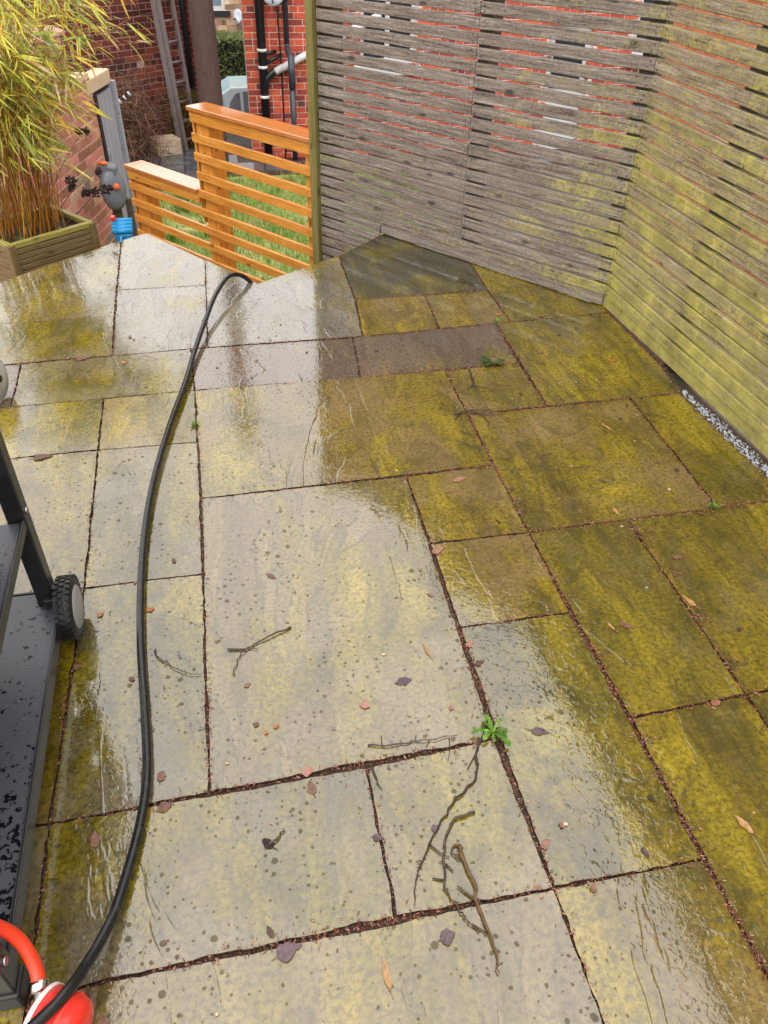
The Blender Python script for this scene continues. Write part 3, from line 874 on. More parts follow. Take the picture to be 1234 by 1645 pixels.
S_END, S_MID, S_EDGE = 1.652, 0.755, 1.245
FN = Vector((-FA.y, FA.x)); FN = FN if FN.dot(Vector((0, 0)) - CORN) > 0 else -FN      # faces the patio
lf = thing('slatted_fence', 'tall grey weathered slatted fence at the back of the patio', 'fence', (CORN.x + FA.x * .8, CORN.y + FA.y * .8, 0))
nl = MB()
fence_bay(lf, CORN, FA, S_MID, S_END, 0.05, 1.84, M['fence'], nl, FN)
fence_bay(lf, CORN, FA, -0.001, S_MID, 0.05, 2.16, M['fence'], nl, FN)
fence_bay(lf, CORN, FA, S_EDGE, S_END, -0.95, 0.05 + PITCH, M['fence'], nl, FN, 4)
# low base board standing on the slabs
me = slat_mesh(S_EDGE - 0.012, 55, M['fence'], 0.088)
p = CORN + FA * (S_EDGE / 2) - FN * (TH / 2 + .004)
inst('base_board', me, lf, (p.x, p.y, 0.049), math.atan2(FA.y, FA.x))
nl.build('nails', M['bbq_frame'], lf)['kind'] = 'stuff'
for s, hw, z0, z1 in ((S_END - 0.045, 0.038, LOW, 1.86), (S_MID - 0.02, 0.030, -0.5, 2.14), (0.035, 0.030, -0.5, 2.14)):
    c = CORN + FA * s - FN * (TH + 0.004 + 0.036)
    post_part(lf, 'post', c, FA, hw, 0.035, z0, z1, M['fence_post'])
c = CORN + FA * (S_END + 0.027) - FN * 0.012
post_part(lf, 'end_post', c, FA, 0.024, 0.034, LOW, 1.90, M['moss_post'])

rf = thing('slatted_fence', 'green algae-covered slatted fence along the right side of the patio', 'fence', (CORN.x + 0.05, CORN.y - 1.2, 0))
RN = Vector((FB.y, -FB.x)); RN = RN if RN.x < 0 else -RN
nl = MB()
st = [-0.001, 1.36, 2.72, 4.3]
for a, b in zip(st[:-1], st[1:]):
    fence_bay(rf, CORN, FB, a, b, 0.05, 2.16, M['fence_right'], nl, RN, 9)
    L = b - a - 0.004
    me = slat_mesh(L, 70 + int(a * 10), M['fence_right'], 0.086)
    p = CORN + FB * ((a + b) / 2) - RN * (TH / 2 + .004)
    inst('base_board', me, rf, (p.x, p.y, 0.048), math.atan2(FB.y, FB.x))
nl.build('nails', M['bbq_frame'], rf)['kind'] = 'stuff'
for s in (0.53, 1.36, 2.05, 2.72, 3.4, 4.26):
    c = CORN + FB * s - RN * (TH + 0.004 + 0.036)
    post_part(rf, 'post', c, FB, 0.05 if s < 1 else 0.036, 0.035, -0.5, 2.14, M['fence_post'])

# ================================================================== ORANGE STEPPED FENCE
OA = Vector((-0.613, 0.790)).normalized()
ON = Vector((-OA.y, OA.x)); ON = ON if ON.y < 0 else -ON
OB = Vector((0.487, 4.158))
of = thing('garden_fence', 'orange stained stepped timber fence with flat caps beyond the patio edge', 'fence', (OB.x + OA.x * .8, OB.y + OA.y * .8, LOW))
LR, LL = 0.972, 1.72
oang = math.atan2(OA.y, OA.x)
def orail(s0, s1, zc, h, th=0.020, off=0.0, name='rail', mat='orange'):
    me = slat_mesh(s1 - s0, int(s0 * 70 + zc * 900) + 500, M[mat], h, th)
    p = OB + OA * ((s0 + s1) / 2) - ON * (th / 2 + off)
    return inst(name, me, of, (p.x, p.y, zc), oang)
def ocap(s0, s1, ztop, depth, name='cap'):
    m = MB(); m.box((0, 0, 0), ((s1 - s0) / 2, 0, 0), (0, depth / 2, 0), (0, 0, 0.011))
    o = bpy.data.objects.new(name, m.mesh(name, (0, 0, 0), M['orange_cap']))
    p = OB + OA * ((s0 + s1) / 2) - ON * (depth / 2 - 0.010)
    link(o, of, (p.x, p.y, ztop - 0.011)); o.rotation_euler = (0, 0, oang)
    b = o.modifiers.new('bevel', 'BEVEL'); b.width = 0.003; b.segments = 2
ZTR, ZTL = 0.362, -0.098
OD = 0.145
ocap(-0.01, LR + 0.012, ZTR, OD); ocap(LR + 0.014, LL + 0.012, ZTL, OD)
orail(0.0, LR, ZTR - 0.022 - 0.030, 0.060); orail(LR + .002, LL, ZTL - 0.022 - 0.030, 0.060)
op = 0.1062
z = ZTR - 0.022 - 0.060 - 0.0585 - 0.0235
k = 0
while z > -0.95:
    s1 = LR if z > ZTL - 0.04 else LL
    if not (ZTL - 0.085 < z <= ZTL - 0.04):
        orail(0.0, s1, z, 0.047)
    else:
        orail(0.0, LR, z, 0.047)
    z -= op; k += 1
for s, z1, hw in ((0.03, ZTR - .022, 0.03), (LR - 0.075, ZTR - .022, 0.055), (LL - 0.075, ZTL - .022, 0.055)):
    c = OB + OA * s - ON * (0.021 + 0.055)
    post_part(of, 'post', c, OA, hw, 0.052, LOW, z1, M['orange'])
for s, z1 in ((LR, ZTR - .022), (LL, ZTL - .022)):       # side boards closing the ends
    c = OB + OA * (s + 0.0) - ON * (0.021 + 0.055)
    post_part(of, 'end_board', c + OA * 0.002, OA, 0.009, 0.056, -0.95 if s > 1 else ZTL - .2, z1, M['orange'])

scr = MB(); g = random.Random(8)
zz_ = ZTR - 0.022 - 0.060 - 0.0585 - 0.0235
while zz_ > -0.95:
    for s_ in ((0.03, LR - .055, LR - .10) if zz_ > ZTL - .04 else (0.03, LR - .055, LR - .10, LL - .055, LL - .10)):
        q = OB + OA * (s_ + g.uniform(-.006, .006)) + ON * .0008
        scr.lathe((q.x, q.y, zz_ + g.uniform(-.004, .004)), (ON.x, ON.y, 0), [(-.002, .0032), (.0006, .0030)], 8)
    zz_ -= op
scr.build('screw_heads', M['bbq_frame'], of)['kind'] = 'stuff'

# ================================================================== RETAINING LEDGE, PLANTER, BAMBOO
PU = Vector((0.779, 0.627)).normalized(); PV = Vector((-PU.y, PU.x))
PL = Vector((-0.945, 3.660)); PW, PD = 0.445, 0.36
mb = MB()
lc = PL + PU * 0.05 + PV * 0.24
mb.box((lc.x, lc.y, (LOW - .2 - 0.32) / 2), (PU.x * .70, PU.y * .70, 0), (PV.x * .30, PV.y * .30, 0), (0, 0, (LOW - .2 + 0.32) / -2))
tag(mb.build('planter_ledge', M['concrete']), kind='structure')
pr = thing('planter_box', 'slatted timber planter box with mossy rim holding the bamboo', 'planter', (PL.x + PU.x * .2 + PV.x * .2, PL.y + PU.y * .2 + PV.y * .2, -0.32))
ZP = 0.070
def pboard(a, b, zc, h, th, name, mat, outn):
    L = (b - a).length
    me = slat_mesh(L, int(zc * 1000) + int(L * 100) + 900, M[mat], h, th)
    d = (b - a).normalized(); p = (a + b) / 2 - outn * (th / 2)
    inst(name, me, pr, (p.x, p.y, zc), math.atan2(d.y, d.x))
c00, c10 = PL, PL + PU * PW
c01, c11 = PL + PV * PD, PL + PU * PW + PV * PD
for (a, b, outn) in ((c00, c10, -PV), (c00, c01, -PU), (c10, c11, PU), (c01, c11, PV)):
    d = (b - a).normalized()
    z = ZP - 0.026 - 0.0125
    while z > -0.31:
        pboard(a + d * .03, b - d * .03, z, 0.0225, 0.014, 'board', 'planter', outn)
        z -= 0.0255
    pboard(a + d * .01, b - d * .01, ZP - 0.012, 0.024, 0.026, 'rim_rail', 'planter_rail', outn * 1.0)
for c, e1, e2 in ((c00, PU, PV), (c10, -PU, PV), (c01, PU, -PV), (c11, -PU, -PV)):
    q = c + e1 * 0.016 + e2 * 0.016 - e1 * .004 - e2 * .004
    post_part(pr, 'corner_post', q, PU, 0.017, 0.017, -0.32, ZP - 0.004, M['planter'])
mb = MB()
q = [c00 + (PU + PV) * .016, c10 + (-PU + PV) * .016, c11 - (PU + PV) * .016, c01 + (PU - PV) * .016]
mb.add([(p.x, p.y, ZP - 0.04) for p in q], [(0, 1, 2, 3)])
mb.build('compost', M['compost'], pr)

PC = PL + PU * PW * .45 + PV * PD * .55
bam = thing('bamboo_plant', 'tall yellow-green bamboo with orange canes growing in the planter', 'plant', (PC.x, PC.y, ZP - 0.045))
def leaf_shape(L, w, curl=0.25, n=4, fold=0.25):
    vs = []; fs = []
    for i in range(n + 1):
        t_ = i / n
        ww = w * (math.sin(math.pi * min(1, t_ ** 0.7)) ** 0.8 if 0 < t_ < 1 else 0.0)
        z = -curl * L * t_ * t_
        if i in (0, n): vs.append((L * t_, 0, z))
        else: vs += [(L * t_, -ww / 2, z + fold * ww * .3), (L * t_, 0, z), (L * t_, ww / 2, z + fold * ww * .3)]
    # 0, then triples, then tip
    fs.append((0, 2, 1)); fs.append((0, 3, 2))
    for i in range(n - 2):
        a = 1 + i * 3; b = a + 3
        fs += [(a, a + 1, b + 1, b), (a + 1, a + 2, b + 2, b + 1)]
    a = 1 + (n - 2) * 3; tip = a + 3
    fs += [(a, a + 1, tip), (a + 1, a + 2, tip)]
    return vs, fs
g = random.Random(77)
blm = []
for k in range(6):
    m = MB(); vs, fs = leaf_shape(1.0, 0.050 + 0.009 * k, 0.06 + 0.06 * k); m.add(vs, fs, True)
    blm.append(m.mesh('bamboo_leaf', (0, 0, 0), M['bamboo_leaf']))
leaves = []
foli_br = MB()
for ci in range(92):
    bx = PC + PU * g.uniform(-.20, .15) + PV * g.uniform(-.15, .14)
    H = g.uniform(0.62, 1.30)
    right = ci % 5 >= 2
    az = g.gauss(0.1, .7) if right else g.uniform(0, 6.283)
    lean = (g.uniform(0.15, 0.74) if right else g.uniform(0.03, 0.35)) * H
    tip = Vector((bx.x + math.cos(az) * lean * .9, bx.y + math.sin(az) * lean * .75, ZP + H))
    p0 = Vector((bx.x, bx.y, ZP - .06)); p1 = p0.lerp(tip, .5) - Vector((math.cos(az), math.sin(az), 0)) * lean * .20 + Vector((0, 0, .05))
    cv = bez([p0, p1, tip], 9)
    r0 = g.uniform(0.0020, 0.0042)
    m = MB(); m.tube(cv, [r0 * (1 - .65 * i / (len(cv) - 1)) for i in range(len(cv))], 6)
    m.build('cane', M['culm'], bam, loc=p0)
    nb = int(g.uniform(9, 15))
    for b in range(nb):
        f = g.uniform(0.22, 1.0) ** 0.75
        ip = f * (len(cv) - 1); i0 = min(len(cv) - 2, int(ip)); q = cv[i0].lerp(cv[i0 + 1], ip - i0)
        if q.z < ZP + g.uniform(.16, .34): continue
        ba = g.uniform(0, 6.283); bl = g.uniform(0.05, 0.20)
        e = q + Vector((math.cos(ba) * bl, math.sin(ba) * bl, g.uniform(-.02, .10)))
        foli_br.tube([q, q.lerp(e, .5) + Vector((0, 0, .015)), e], [.0012, .001, .0006], 4, False)
        for k in range(g.randrange(2, 6)):
            w = q.lerp(e, g.uniform(.35, 1.0))
            la = ba + g.gauss(0, .7)
            # hang over, the whole clump combed slightly to the right
            dv = Vector((math.cos(la) * .8 + .55, math.sin(la) * .8 - .2, g.uniform(-1.2, 0.1))).normalized()
            leaves.append((w, dv, g.uniform(.05, .135), g.randrange(6), g.uniform(-1.2, 1.2)))
for ci in range(46):
    bx = PC + PU * g.uniform(-.20, .16) + PV * g.uniform(-.15, .15)
    p0 = Vector((bx.x, bx.y, ZP - .06)); H = g.uniform(.25, .62); a_ = g.uniform(0, 6.283)
    tp = p0 + Vector((math.cos(a_) * .12 * H + .03, math.sin(a_) * .12 * H, H))
    m = MB(); m.tube(bez([p0, p0.lerp(tp, .5) + Vector((g.gauss(0, .006), g.gauss(0, .006), 0)), tp], 4), [.0024 - .0002 * i for i in range(9)], 5)
    m.build('cane', M['culm'], bam, loc=p0)
mi = cam.matrix_world.inverted()
def in_view(p):
    c = mi @ p
    if c.z > -0.05: return False
    return abs(c.x / -c.z) < 617 / 1226 and abs(c.y / -c.z) < 822 / 1226
def leaf_matrix(p, dv, L, roll):
    x = dv.normalized(); up = Vector((0, 0, 1)); y = up.cross(x)
    if y.length < 1e-3: y = Vector((0, 1, 0))
    y.normalize(); z = x.cross(y)
    y2 = y * math.cos(roll) + z * math.sin(roll); z2 = x.cross(y2)
    return Matrix(((x.x, y2.x, z2.x), (x.y, y2.y, z2.y), (x.z, y2.z, z2.z))), L
vis = [l for l in leaves if in_view(l[0] + l[1] * l[2])]
vis.sort(key=lambda l: -l[2] / (Vector((0, 0, CAM_H)) - l[0]).length)
single = set(id(l) for l in vis[:300])
rest = MB()
for l in leaves:
    p, dv, L, k, roll = l
    R3, _ = leaf_matrix(p, dv, L, roll)
    if id(l) in single:
        o = inst('leaf', blm[k], bam, p, rot=R3.to_euler(), scale=(L, L, L))
    else:
        me = blm[k]
        rest.add([p + R3 @ (v.co * L) for v in me.vertices], [tuple(f.vertices) for f in me.polygons], True)
o = rest.build('foliage', M['bamboo_leaf'], bam); o['kind'] = 'stuff'
foli_br.build('side_shoots', M['culm'], bam)['kind'] = 'stuff'

# low planting at the foot of the bamboo
def blade_clump(root_name, label, cat, c, nblade, hmin, hmax, spread, width, mat, part, seed, group=None, droop=.5):
    g = random.Random(seed)
    t_ = thing(root_name, label, cat, c, group)
    for k in range(nblade):
        a = g.uniform(0, 6.283); h = g.uniform(hmin, hmax); r0 = g.uniform(0, spread * .35)
        p = Vector(c) + Vector((math.cos(a) * r0, math.sin(a) * r0, 0))
        out = Vector((math.cos(a), math.sin(a), 0)) * g.uniform(.3, 1.0) * spread
        side = Vector((-math.sin(a), math.cos(a), 0)) * width * g.uniform(.6, 1.1)
        m = MB(); vs = []; N = 5
        for i in range(N + 1):
            f = i / N
            q = p + out * f ** 1.6 + Vector((0, 0, h * (f - droop * .45 * f ** 3)))
            w = math.sin(math.pi * (0.18 + .82 * f)) if i < N else 0.02
            vs += [q - side * w * .5, q + side * w * .5]
        m.add(vs, [(2 * i, 2 * i + 1, 2 * i + 3, 2 * i + 2) for i in range(N)], True)
        m.build(part, mat, t_, loc=p)
    return t_
q = PL + PU * 0.10 + PV * 0.06
blade_clump('strap_leaved_plant', 'low dark green strap-leaved plant at the front left of the planter', 'plant', (q.x, q.y, ZP - .04), 16, .03, .07, .07, .012, M['rosette'], 'leaf', 4, droop=1.2)
q = PL + PU * 0.30 + PV * 0.07
blade_clump('strap_leaved_plant', 'small yellow-green tuft at the right end of the planter soil', 'plant', (q.x, q.y, ZP - .04), 14, .02, .05, .045, .008, M['weed_leaf'], 'leaf', 6, droop=1.0)

# dried flower stems leaning out of the planter
def dried_flower(base, top, heads, label, seed):
    g = random.Random(seed)
    t_ = thing('dried_flower', label, 'dead flower', base, 'dried flower stems in the planter')
    m = MB(); b, e = Vector(base), Vector(top)
    pts = bez([b, b.lerp(e, .5) + Vector((g.uniform(-.03, .03), 0, .02)), e], 6)
    m.tube(pts, [.0034 - .0014 * i / (len(pts) - 1) for i in range(len(pts))], 6)
    m.build('stem', M['dry_stem'], t_)
    for (dx, dy, dz, r) in heads:
        m = MB(); c = e + Vector((dx, dy, dz))
        m.tube([e, c], .001, 4)
        for k in range(34):
            v = Vector((g.gauss(0, 1), g.gauss(0, 1), g.gauss(0, .8))).normalized() * r * g.uniform(.3, 1)
            s = g.uniform(.003, .0075)
            a = Vector((g.gauss(0, 1), g.gauss(0, 1), g.gauss(0, 1))).normalized() * s
            bb = a.orthogonal().normalized() * s * .7; cc = a.cross(bb).normalized() * s * .5
            m.box(c + v, a, bb, cc)
        m.build('seed_head', M['seed_head'], t_)
bp = c10 - PU * .10 + PV * .20
dried_flower((bp.x, bp.y, ZP - .04), (-0.700, 4.20, 0.185), [(0, 0, 0, .032), (-.012, 0, -.035, .018)], 'dried flower stem with one drooping black head by the planter corner', 1)
bp = c10 - PU * .06 + PV * .16
dried_flower((bp.x, bp.y, ZP - .04), (-0.605, 4.22, 0.120), [(0, 0, 0, .030), (.05, 0, .012, .030), (-.045, 0, .0, .026), (.075, 0, .018, .018)], 'dried flower stem with a wide cluster of black heads before the hose box', 2)
bp = c10 - PU * .12 + PV * .26
dried_flower((bp.x, bp.y, ZP - .04), (-0.610, 4.24, 0.400), [(-.02, 0, 0, .020), (.02, 0, .0, .020)], 'tallest dried flower stem with a small dark head', 3)
dried_flower((bp.x + .04, bp.y, ZP - .04), (-0.572, 4.24, 0.215), [(0, 0, 0, .018)], 'short dried flower stem with a loose grey seed head', 4)

# blue ribbed box on the ledge at the patio edge
bl = thing('plastic_box', 'bright blue ribbed plastic box with red catch behind the patio edge', 'box', (-0.495, 4.118, -0.32))
mb = MB()
mb.aabox(-0.535, -0.455, 4.09, 4.17, -0.32, -0.052)
mb.build('body', M['blue'], bl, bevel=0.006)
for k in range(4):
    mb = MB()
    mb.tube([(-0.545, 4.092 + .022 * k, -.036 + .010 * k), (-0.445, 4.102 + .022 * k, -.040 + .010 * k)], .0145, 10)
    mb.build('lid_rib', M['blue'], bl)
mb = MB(); mb.aabox(-0.548, -0.524, 4.135, 4.165, 0.000, 0.022); mb.build('catch', M['red_plastic'], bl, bevel=.004)
mb = MB(); mb.tube([(-0.492, 4.087, -.06), (-0.486, 4.0, -.03), (-0.481, 3.90, .004), (-0.480, 3.83, .003)], .004, 6); mb.build('strap', M['blue'], bl)

# support for the box: concrete ledge runs on under it
mb = MB(); mb.aabox(-0.60, -0.40, 4.03, 4.24, LOW - .2, -0.322)
tag(mb.build('ledge_pier', M['concrete']), kind='structure')

# grey hose box on a post
hb = thing('hose_box', 'grey rounded hose box with orange knobs on a post beside the outhouse', 'hose reel', (-0.845, 6.86, LOW))
mb = MB()
prof = [(-.07, .0), (-.07, .115), (-.05, .145), (.03, .15), (.06, .12), (.075, .06), (.078, 0)]
mb.lathe((-0.835, 6.84, -0.64), (.35, -.93, .1), prof, 24)
mb.v = [(-0.835 + (v[0] + 0.835) * .68, v[1], -0.64 + (v[2] + 0.64) * 1.12) for v in mb.v]
mb.build('drum', M['grey_plastic'], hb)
mb = MB(); mb.box((-0.855, 6.86, -0.50), (.075, 0, -.015), (0, .06, 0), (.012, 0, .055)); mb.build('housing', M['grey_plastic'], hb, bevel=.02)
mb = MB(); mb.lathe((-0.80, 6.77, -0.60), (.3, -.95, 0), [(-.02, .014), (.010, .025), (.018, .022), (.022, .008)], 14); mb.build('knob', M['orange_plastic'], hb)
mb = MB(); mb.tube([(-0.905, 6.80, -0.425), (-0.84, 6.79, -0.43)], .014, 8); mb.build('handle', M['orange_plastic'], hb)
mb = MB(); mb.aabox(-0.875, -0.805, 6.85, 6.92, LOW, -0.62); mb.build('post', M['fence_post'], hb)
mb = MB(); mb.aabox(-0.765, -0.715, 6.88, 6.93, LOW, -0.74)
tag(mb.build('timber_stake', M['fence_post'], bevel=.004), 'grey timber stake standing right of the hose box post', 'stake')

# ================================================================== BRICK WALLS
BR_L, BR_H, BR_D, MJ = 0.215, 0.065, 0.05, 0.010
def brick_wall(root, p0, d, length, z0, z1, nrm, mats, keep, skip=None, bl=BR_L, bh=BR_H, seed=1, headers=4, proud=0.006, mortar='mortar_pale', name='brick', fill=None):
    """courses of bricks proud of a mortar backing; keep(s, z) tells which bricks are separate objects"""
    g = random.Random(seed)
    d = Vector((d[0], d[1])).normalized(); ang = math.atan2(d.y, d.x)
    p0 = Vector(p0); nrm = Vector(nrm)
    e = 0.003
    def bm_(L):
        m = MB(); x, y, z = L / 2, BR_D / 2, bh / 2
        # sits with its face towards local -y; eased face edges
        vs = [(-x, y, -z), (x, y, -z), (x, y, z), (-x, y, z), (-x, -y + e, -z), (x, -y + e, -z), (x, -y + e, z), (-x, -y + e, z),
              (-x + e, -y, -z + e), (x - e, -y, -z + e), (x - e, -y, z - e), (-x + e, -y, z - e)]
        fs = [(0, 3, 2, 1), (0, 1, 5, 4), (1, 2, 6, 5), (2, 3, 7, 6), (3, 0, 4, 7), (4, 5, 9, 8), (5, 6, 10, 9), (6, 7, 11, 10), (7, 4, 8, 11), (8, 9, 10, 11)]
        m.add(vs, fs)
        return m.mesh(name, (0, 0, 0), mats)
    full, half = bm_(bl), bm_((bl - MJ) / 2)
    loc_n = Vector((d.y, -d.x))
    flip = 1 if loc_n.dot(nrm) > 0 else -1
    rotz = ang if flip > 0 else ang + math.pi
    joined = MB(); cnt = 0
    row = 0; z = z0 + bh / 2
    while z < z1:
        hd = headers and row % headers == headers - 1
        L = (bl - MJ) / 2 if hd else bl
        s = L / 2 - (0 if row % 2 else (L + MJ) / 2)
        while s < length + L / 2:
            a, b = max(0, s - L / 2), min(length, s + L / 2)
            if b - a > 0.03 and not (skip and skip((a + b) / 2, z, a, b)):
                me = half if hd else full
                scx = (b - a) / L
                c = p0 + d * ((a + b) / 2) + nrm * (proud - BR_D / 2 + g.uniform(-.0025, .0025))
                if keep(s, z) and cnt < 300:
                    cnt += 1
                    inst(name, me, root, (c.x, c.y, z), rotz, (scx, 1, 1))
                elif fill is None or fill(s, z):
                    ca, sa = math.cos(rotz), math.sin(rotz)
                    joined.add([(c.x + ca * v.co.x * scx - sa * v.co.y, c.y + sa * v.co.x * scx + ca * v.co.y, z + v.co.z) for v in me.vertices],
                               [tuple(f.vertices) for f in me.polygons])
            s += L + MJ
        z += bh + MJ; row += 1
    if joined.v:
        joined.build('brickwork', mats, root)['kind'] = 'stuff'

def wall_core(root, p0, d, length, z0, z1, nrm, th, mat, name='wall', holes=()):
    """mortar backing as strips around rectangular openings (s0, s1, za, zb)"""
    d = Vector((d[0], d[1])).normalized(); nrm = Vector(nrm); p0 = Vector(p0)
    m = MB()
    ss = sorted({0, length, *[h[0] for h in holes], *[h[1] for h in holes]})
    zz = sorted({z0, z1, *[h[2] for h in holes], *[h[3] for h in holes]})
    for i in range(len(ss) - 1):
        for j in range(len(zz) - 1):
            sm, zm = (ss[i] + ss[i + 1]) / 2, (zz[j] + zz[j + 1]) / 2
            if any(h[0] < sm < h[1] and h[2] < zm < h[3] for h in holes): continue
            c = p0 + d * sm - nrm * (th / 2)
            m.box((c.x, c.y, zm), (d.x * (ss[i + 1] - ss[i]) / 2, d.y * (ss[i + 1] - ss[i]) / 2, 0), (nrm.x * th / 2, nrm.y * th / 2, 0), (0, 0, (zz[j + 1] - zz[j]) / 2))
    return m.build(name, mat, root)

# ---------------- bright red house behind the fence
HY = 11.95; HX = 0.575
rh = thing('brick_house', 'bright red brick house with black waste pipes behind the fence', 'house', (4.5, HY + 3, LOW))
holes = [(1.55, 2.35, -0.62, 0.75), (4.3, 5.0, LOW, -0.15), (5.6, 6.3, -0.55, 0.75)]
wall_core(rh, (HX, HY), (1, 0), 8.4, LOW, 3.15, (0, -1), 0.25, M['mortar_pale'], holes=holes)
def skp(s, z, a, b): return any(h[0] - .01 < s < h[1] + .01 and h[2] - .02 < z < h[3] + .02 for h in holes)
brick_wall(rh, (HX, HY), (1, 0), 8.4, LOW, 3.12, (0, -1), M['brick_red'], lambda s, z: s < 1.15 and z < 0.45, skp, seed=3, headers=5)
SD = Vector((0.16, 1.0)).normalized(); SN = Vector((-SD.y, SD.x))
wall_core(rh, Vector((HX + .015, HY + .255)) + SD * 0, SD, 6.0, LOW - 1.7, 3.15, SN, 0.22, M['mortar_pale'], 'side_wall')
brick_wall(rh, (HX + .015, HY + .255), SD, 6.0, LOW - 1.5, 3.12, SN, M['brick_red'], lambda s, z: False, seed=9)
mb = MB(); mb.add([(0.3, HY - .25, 3.15), (9.2, HY - .25, 3.15), (9.2, HY + 3.2, 4.25), (0.3, HY + 3.2, 4.25), (0.3, HY + 6.6, 3.15), (9.2, HY + 6.6, 3.15),
                   (0.3, HY - .25, 3.05), (9.2, HY - .25, 3.05), (0.3, HY + 6.6, 3.05), (9.2, HY + 6.6, 3.05)],
                  [(0, 1, 2, 3), (3, 2, 5, 4), (6, 7, 1, 0), (4, 5, 9, 8), (6, 8, 9, 7), (0, 3, 4, 8, 6), (1, 7, 9, 5, 2)])
mb.build('roof', M['roof_slate'], rh)
for (a, b, za, zb) in (holes[0], holes[2]):
    mb = MB()
    for (x0, x1, z0, z1) in ((a, a + .07, za, zb), (b - .07, b, za, zb), (a + .07, b - .07, zb - .07, zb), (a + .07, b - .07, za, za + .07), ((a + b) / 2 - .03, (a + b) / 2 + .03, za + .07, zb - .07)):
        mb.aabox(HX + x0, HX + x1, HY + .05, HY + .11, z0, z1)
    w = mb.build('window', M['white_paint'], rh)
    mb = MB(); mb.aabox(HX + a + .06, HX + b - .06, HY + .09, HY + .10, za + .06, zb - .06); mb.build('pane', M['dark_glass'], w)
    mb = MB(); mb.aabox(HX + a - .08, HX + b + .08, HY - .07, HY + .12, za - .12, za); mb.build('sill', M['white_paint'], w, bevel=.008)
mb = MB(); mb.aabox(HX + 4.3, HX + 5.0, HY + .05, HY + .10, LOW, -.15); d_ = mb.build('door', M['white_paint'], rh)
mb = MB(); mb.aabox(HX + 4.42, HX + 4.88, HY + .035, HY + .055, -.95, -.25); mb.build('pane', M['dark_glass'], d_)
# soil stack, rising waste pipe, downpipe, cable
def pipe(root, name, pts, r, mat, n=12):
    m = MB(); m.tube(pts, r, n); return m.build(name, M[mat], root)
py = HY - .075
sp_ = pipe(rh, 'soil_pipe', [(0.792, py, LOW), (0.792, py, 3.3)], .058, 'black_plastic', 16)
for z_ in (-0.42, -0.62, -0.98, -1.5):
    mb = MB(); mb.lathe((0.792, py, z_), (0, 0, 1), [(-.018, .060), (-.012, .066), (.012, .066), (.018, .060)], 16); mb.build('collar', M['silver_pipe'] if z_ > -1 else M['black_plastic'], sp_)
pipe(rh, 'waste_bend', bez([(0.800, py, -0.92), (0.825, py - .01, -0.78), (0.90, py - .01, -0.70), (0.97, py - .01, -0.665)], 6), .045, 'black_plastic')
pipe(rh, 'waste_pipe', [(0.955, py - .015, -0.675), (1.55, py - .015, -0.40), (2.4, py - .015, -0.02)], .047, 'silver_pipe')
pipe(rh, 'small_waste_pipe', [(0.80, py, -0.47), (0.90, py, -0.455), (0.975, py + .04, -0.44)], .022, 'black_plastic', 8)
pipe(rh, 'small_waste_pipe', [(0.80, py, -0.60), (0.92, py - .02, -0.53), (1.05, py + .03, -0.48)], .024, 'black_plastic', 8)
pipe(rh, 'downpipe', [(1.125, py - .05, 3.2), (1.125, py - .05, -0.36)] , .036, 'grey_pipe')
pipe(rh, 'downpipe', bez([(1.125, py - .05, -0.34), (1.135, py - .05, -0.42), (1.17, py - .06, -0.50)], 4), .037, 'grey_pipe')
pipe(rh, 'downpipe', [(1.170, py - .06, -0.47), (1.172, py - .06, -0.88)], .046, 'grey_pipe')
pipe(rh, 'downpipe', [(1.172, py - .06, -0.85), (1.168, py - .06, LOW)], .036, 'grey_pipe')
pipe(rh, 'cable', bez([(1.02, HY - .02, 3.0), (1.03, HY - .02, .1), (1.045, HY - .02, -0.6), (1.04, HY - .02, LOW)], 6), .010, 'black_plastic', 6)
def dish(root_name, label, c, r, facing, mat, arm_to):
    t_ = thing(root_name, label, 'satellite dish', c)
    f = Vector(facing).normalized()
    m = MB(); m.lathe(c, f, [(-.010, 0.0), (.02 * r / .3, r * .5), (.075 * r / .3, r), (.082 * r / .3, r * 1.01), (.03 * r / .3, r * .5), (.0, 0.0)], 24); m.build('reflector', M[mat], t_)
    e = Vector(c) + f * r * 1.1 - Vector((0, 0, r * .45))
    m = MB(); m.tube([Vector(c) - Vector((0, 0, r * .9)) + f * .05, e], .010, 6); m.build('arm', M['grey_pipe'], t_)
    m = MB(); m.lathe(e, -f, [(0, .02), (.03, .03), (.08, .03), (.09, .015)], 10); m.build('receiver', M['grey_pipe'], t_)
    m = MB(); m.tube([c, arm_to], .014, 6); m.build('bracket', M['grey_pipe'], t_)
dish('satellite_dish', 'pale grey satellite dish on the red brick house beside the downpipe', (0.985, HY - .22, 0.24), .155, (-.35, -.9, .25), 'dish', (1.05, HY, .18))
dish('satellite_dish', 'small satellite dish on the far sandstone house', (1.27, 28.72, -2.06), .20, (-.75, -.62, .2), 'dish', (1.3, 29.0, -2.1))

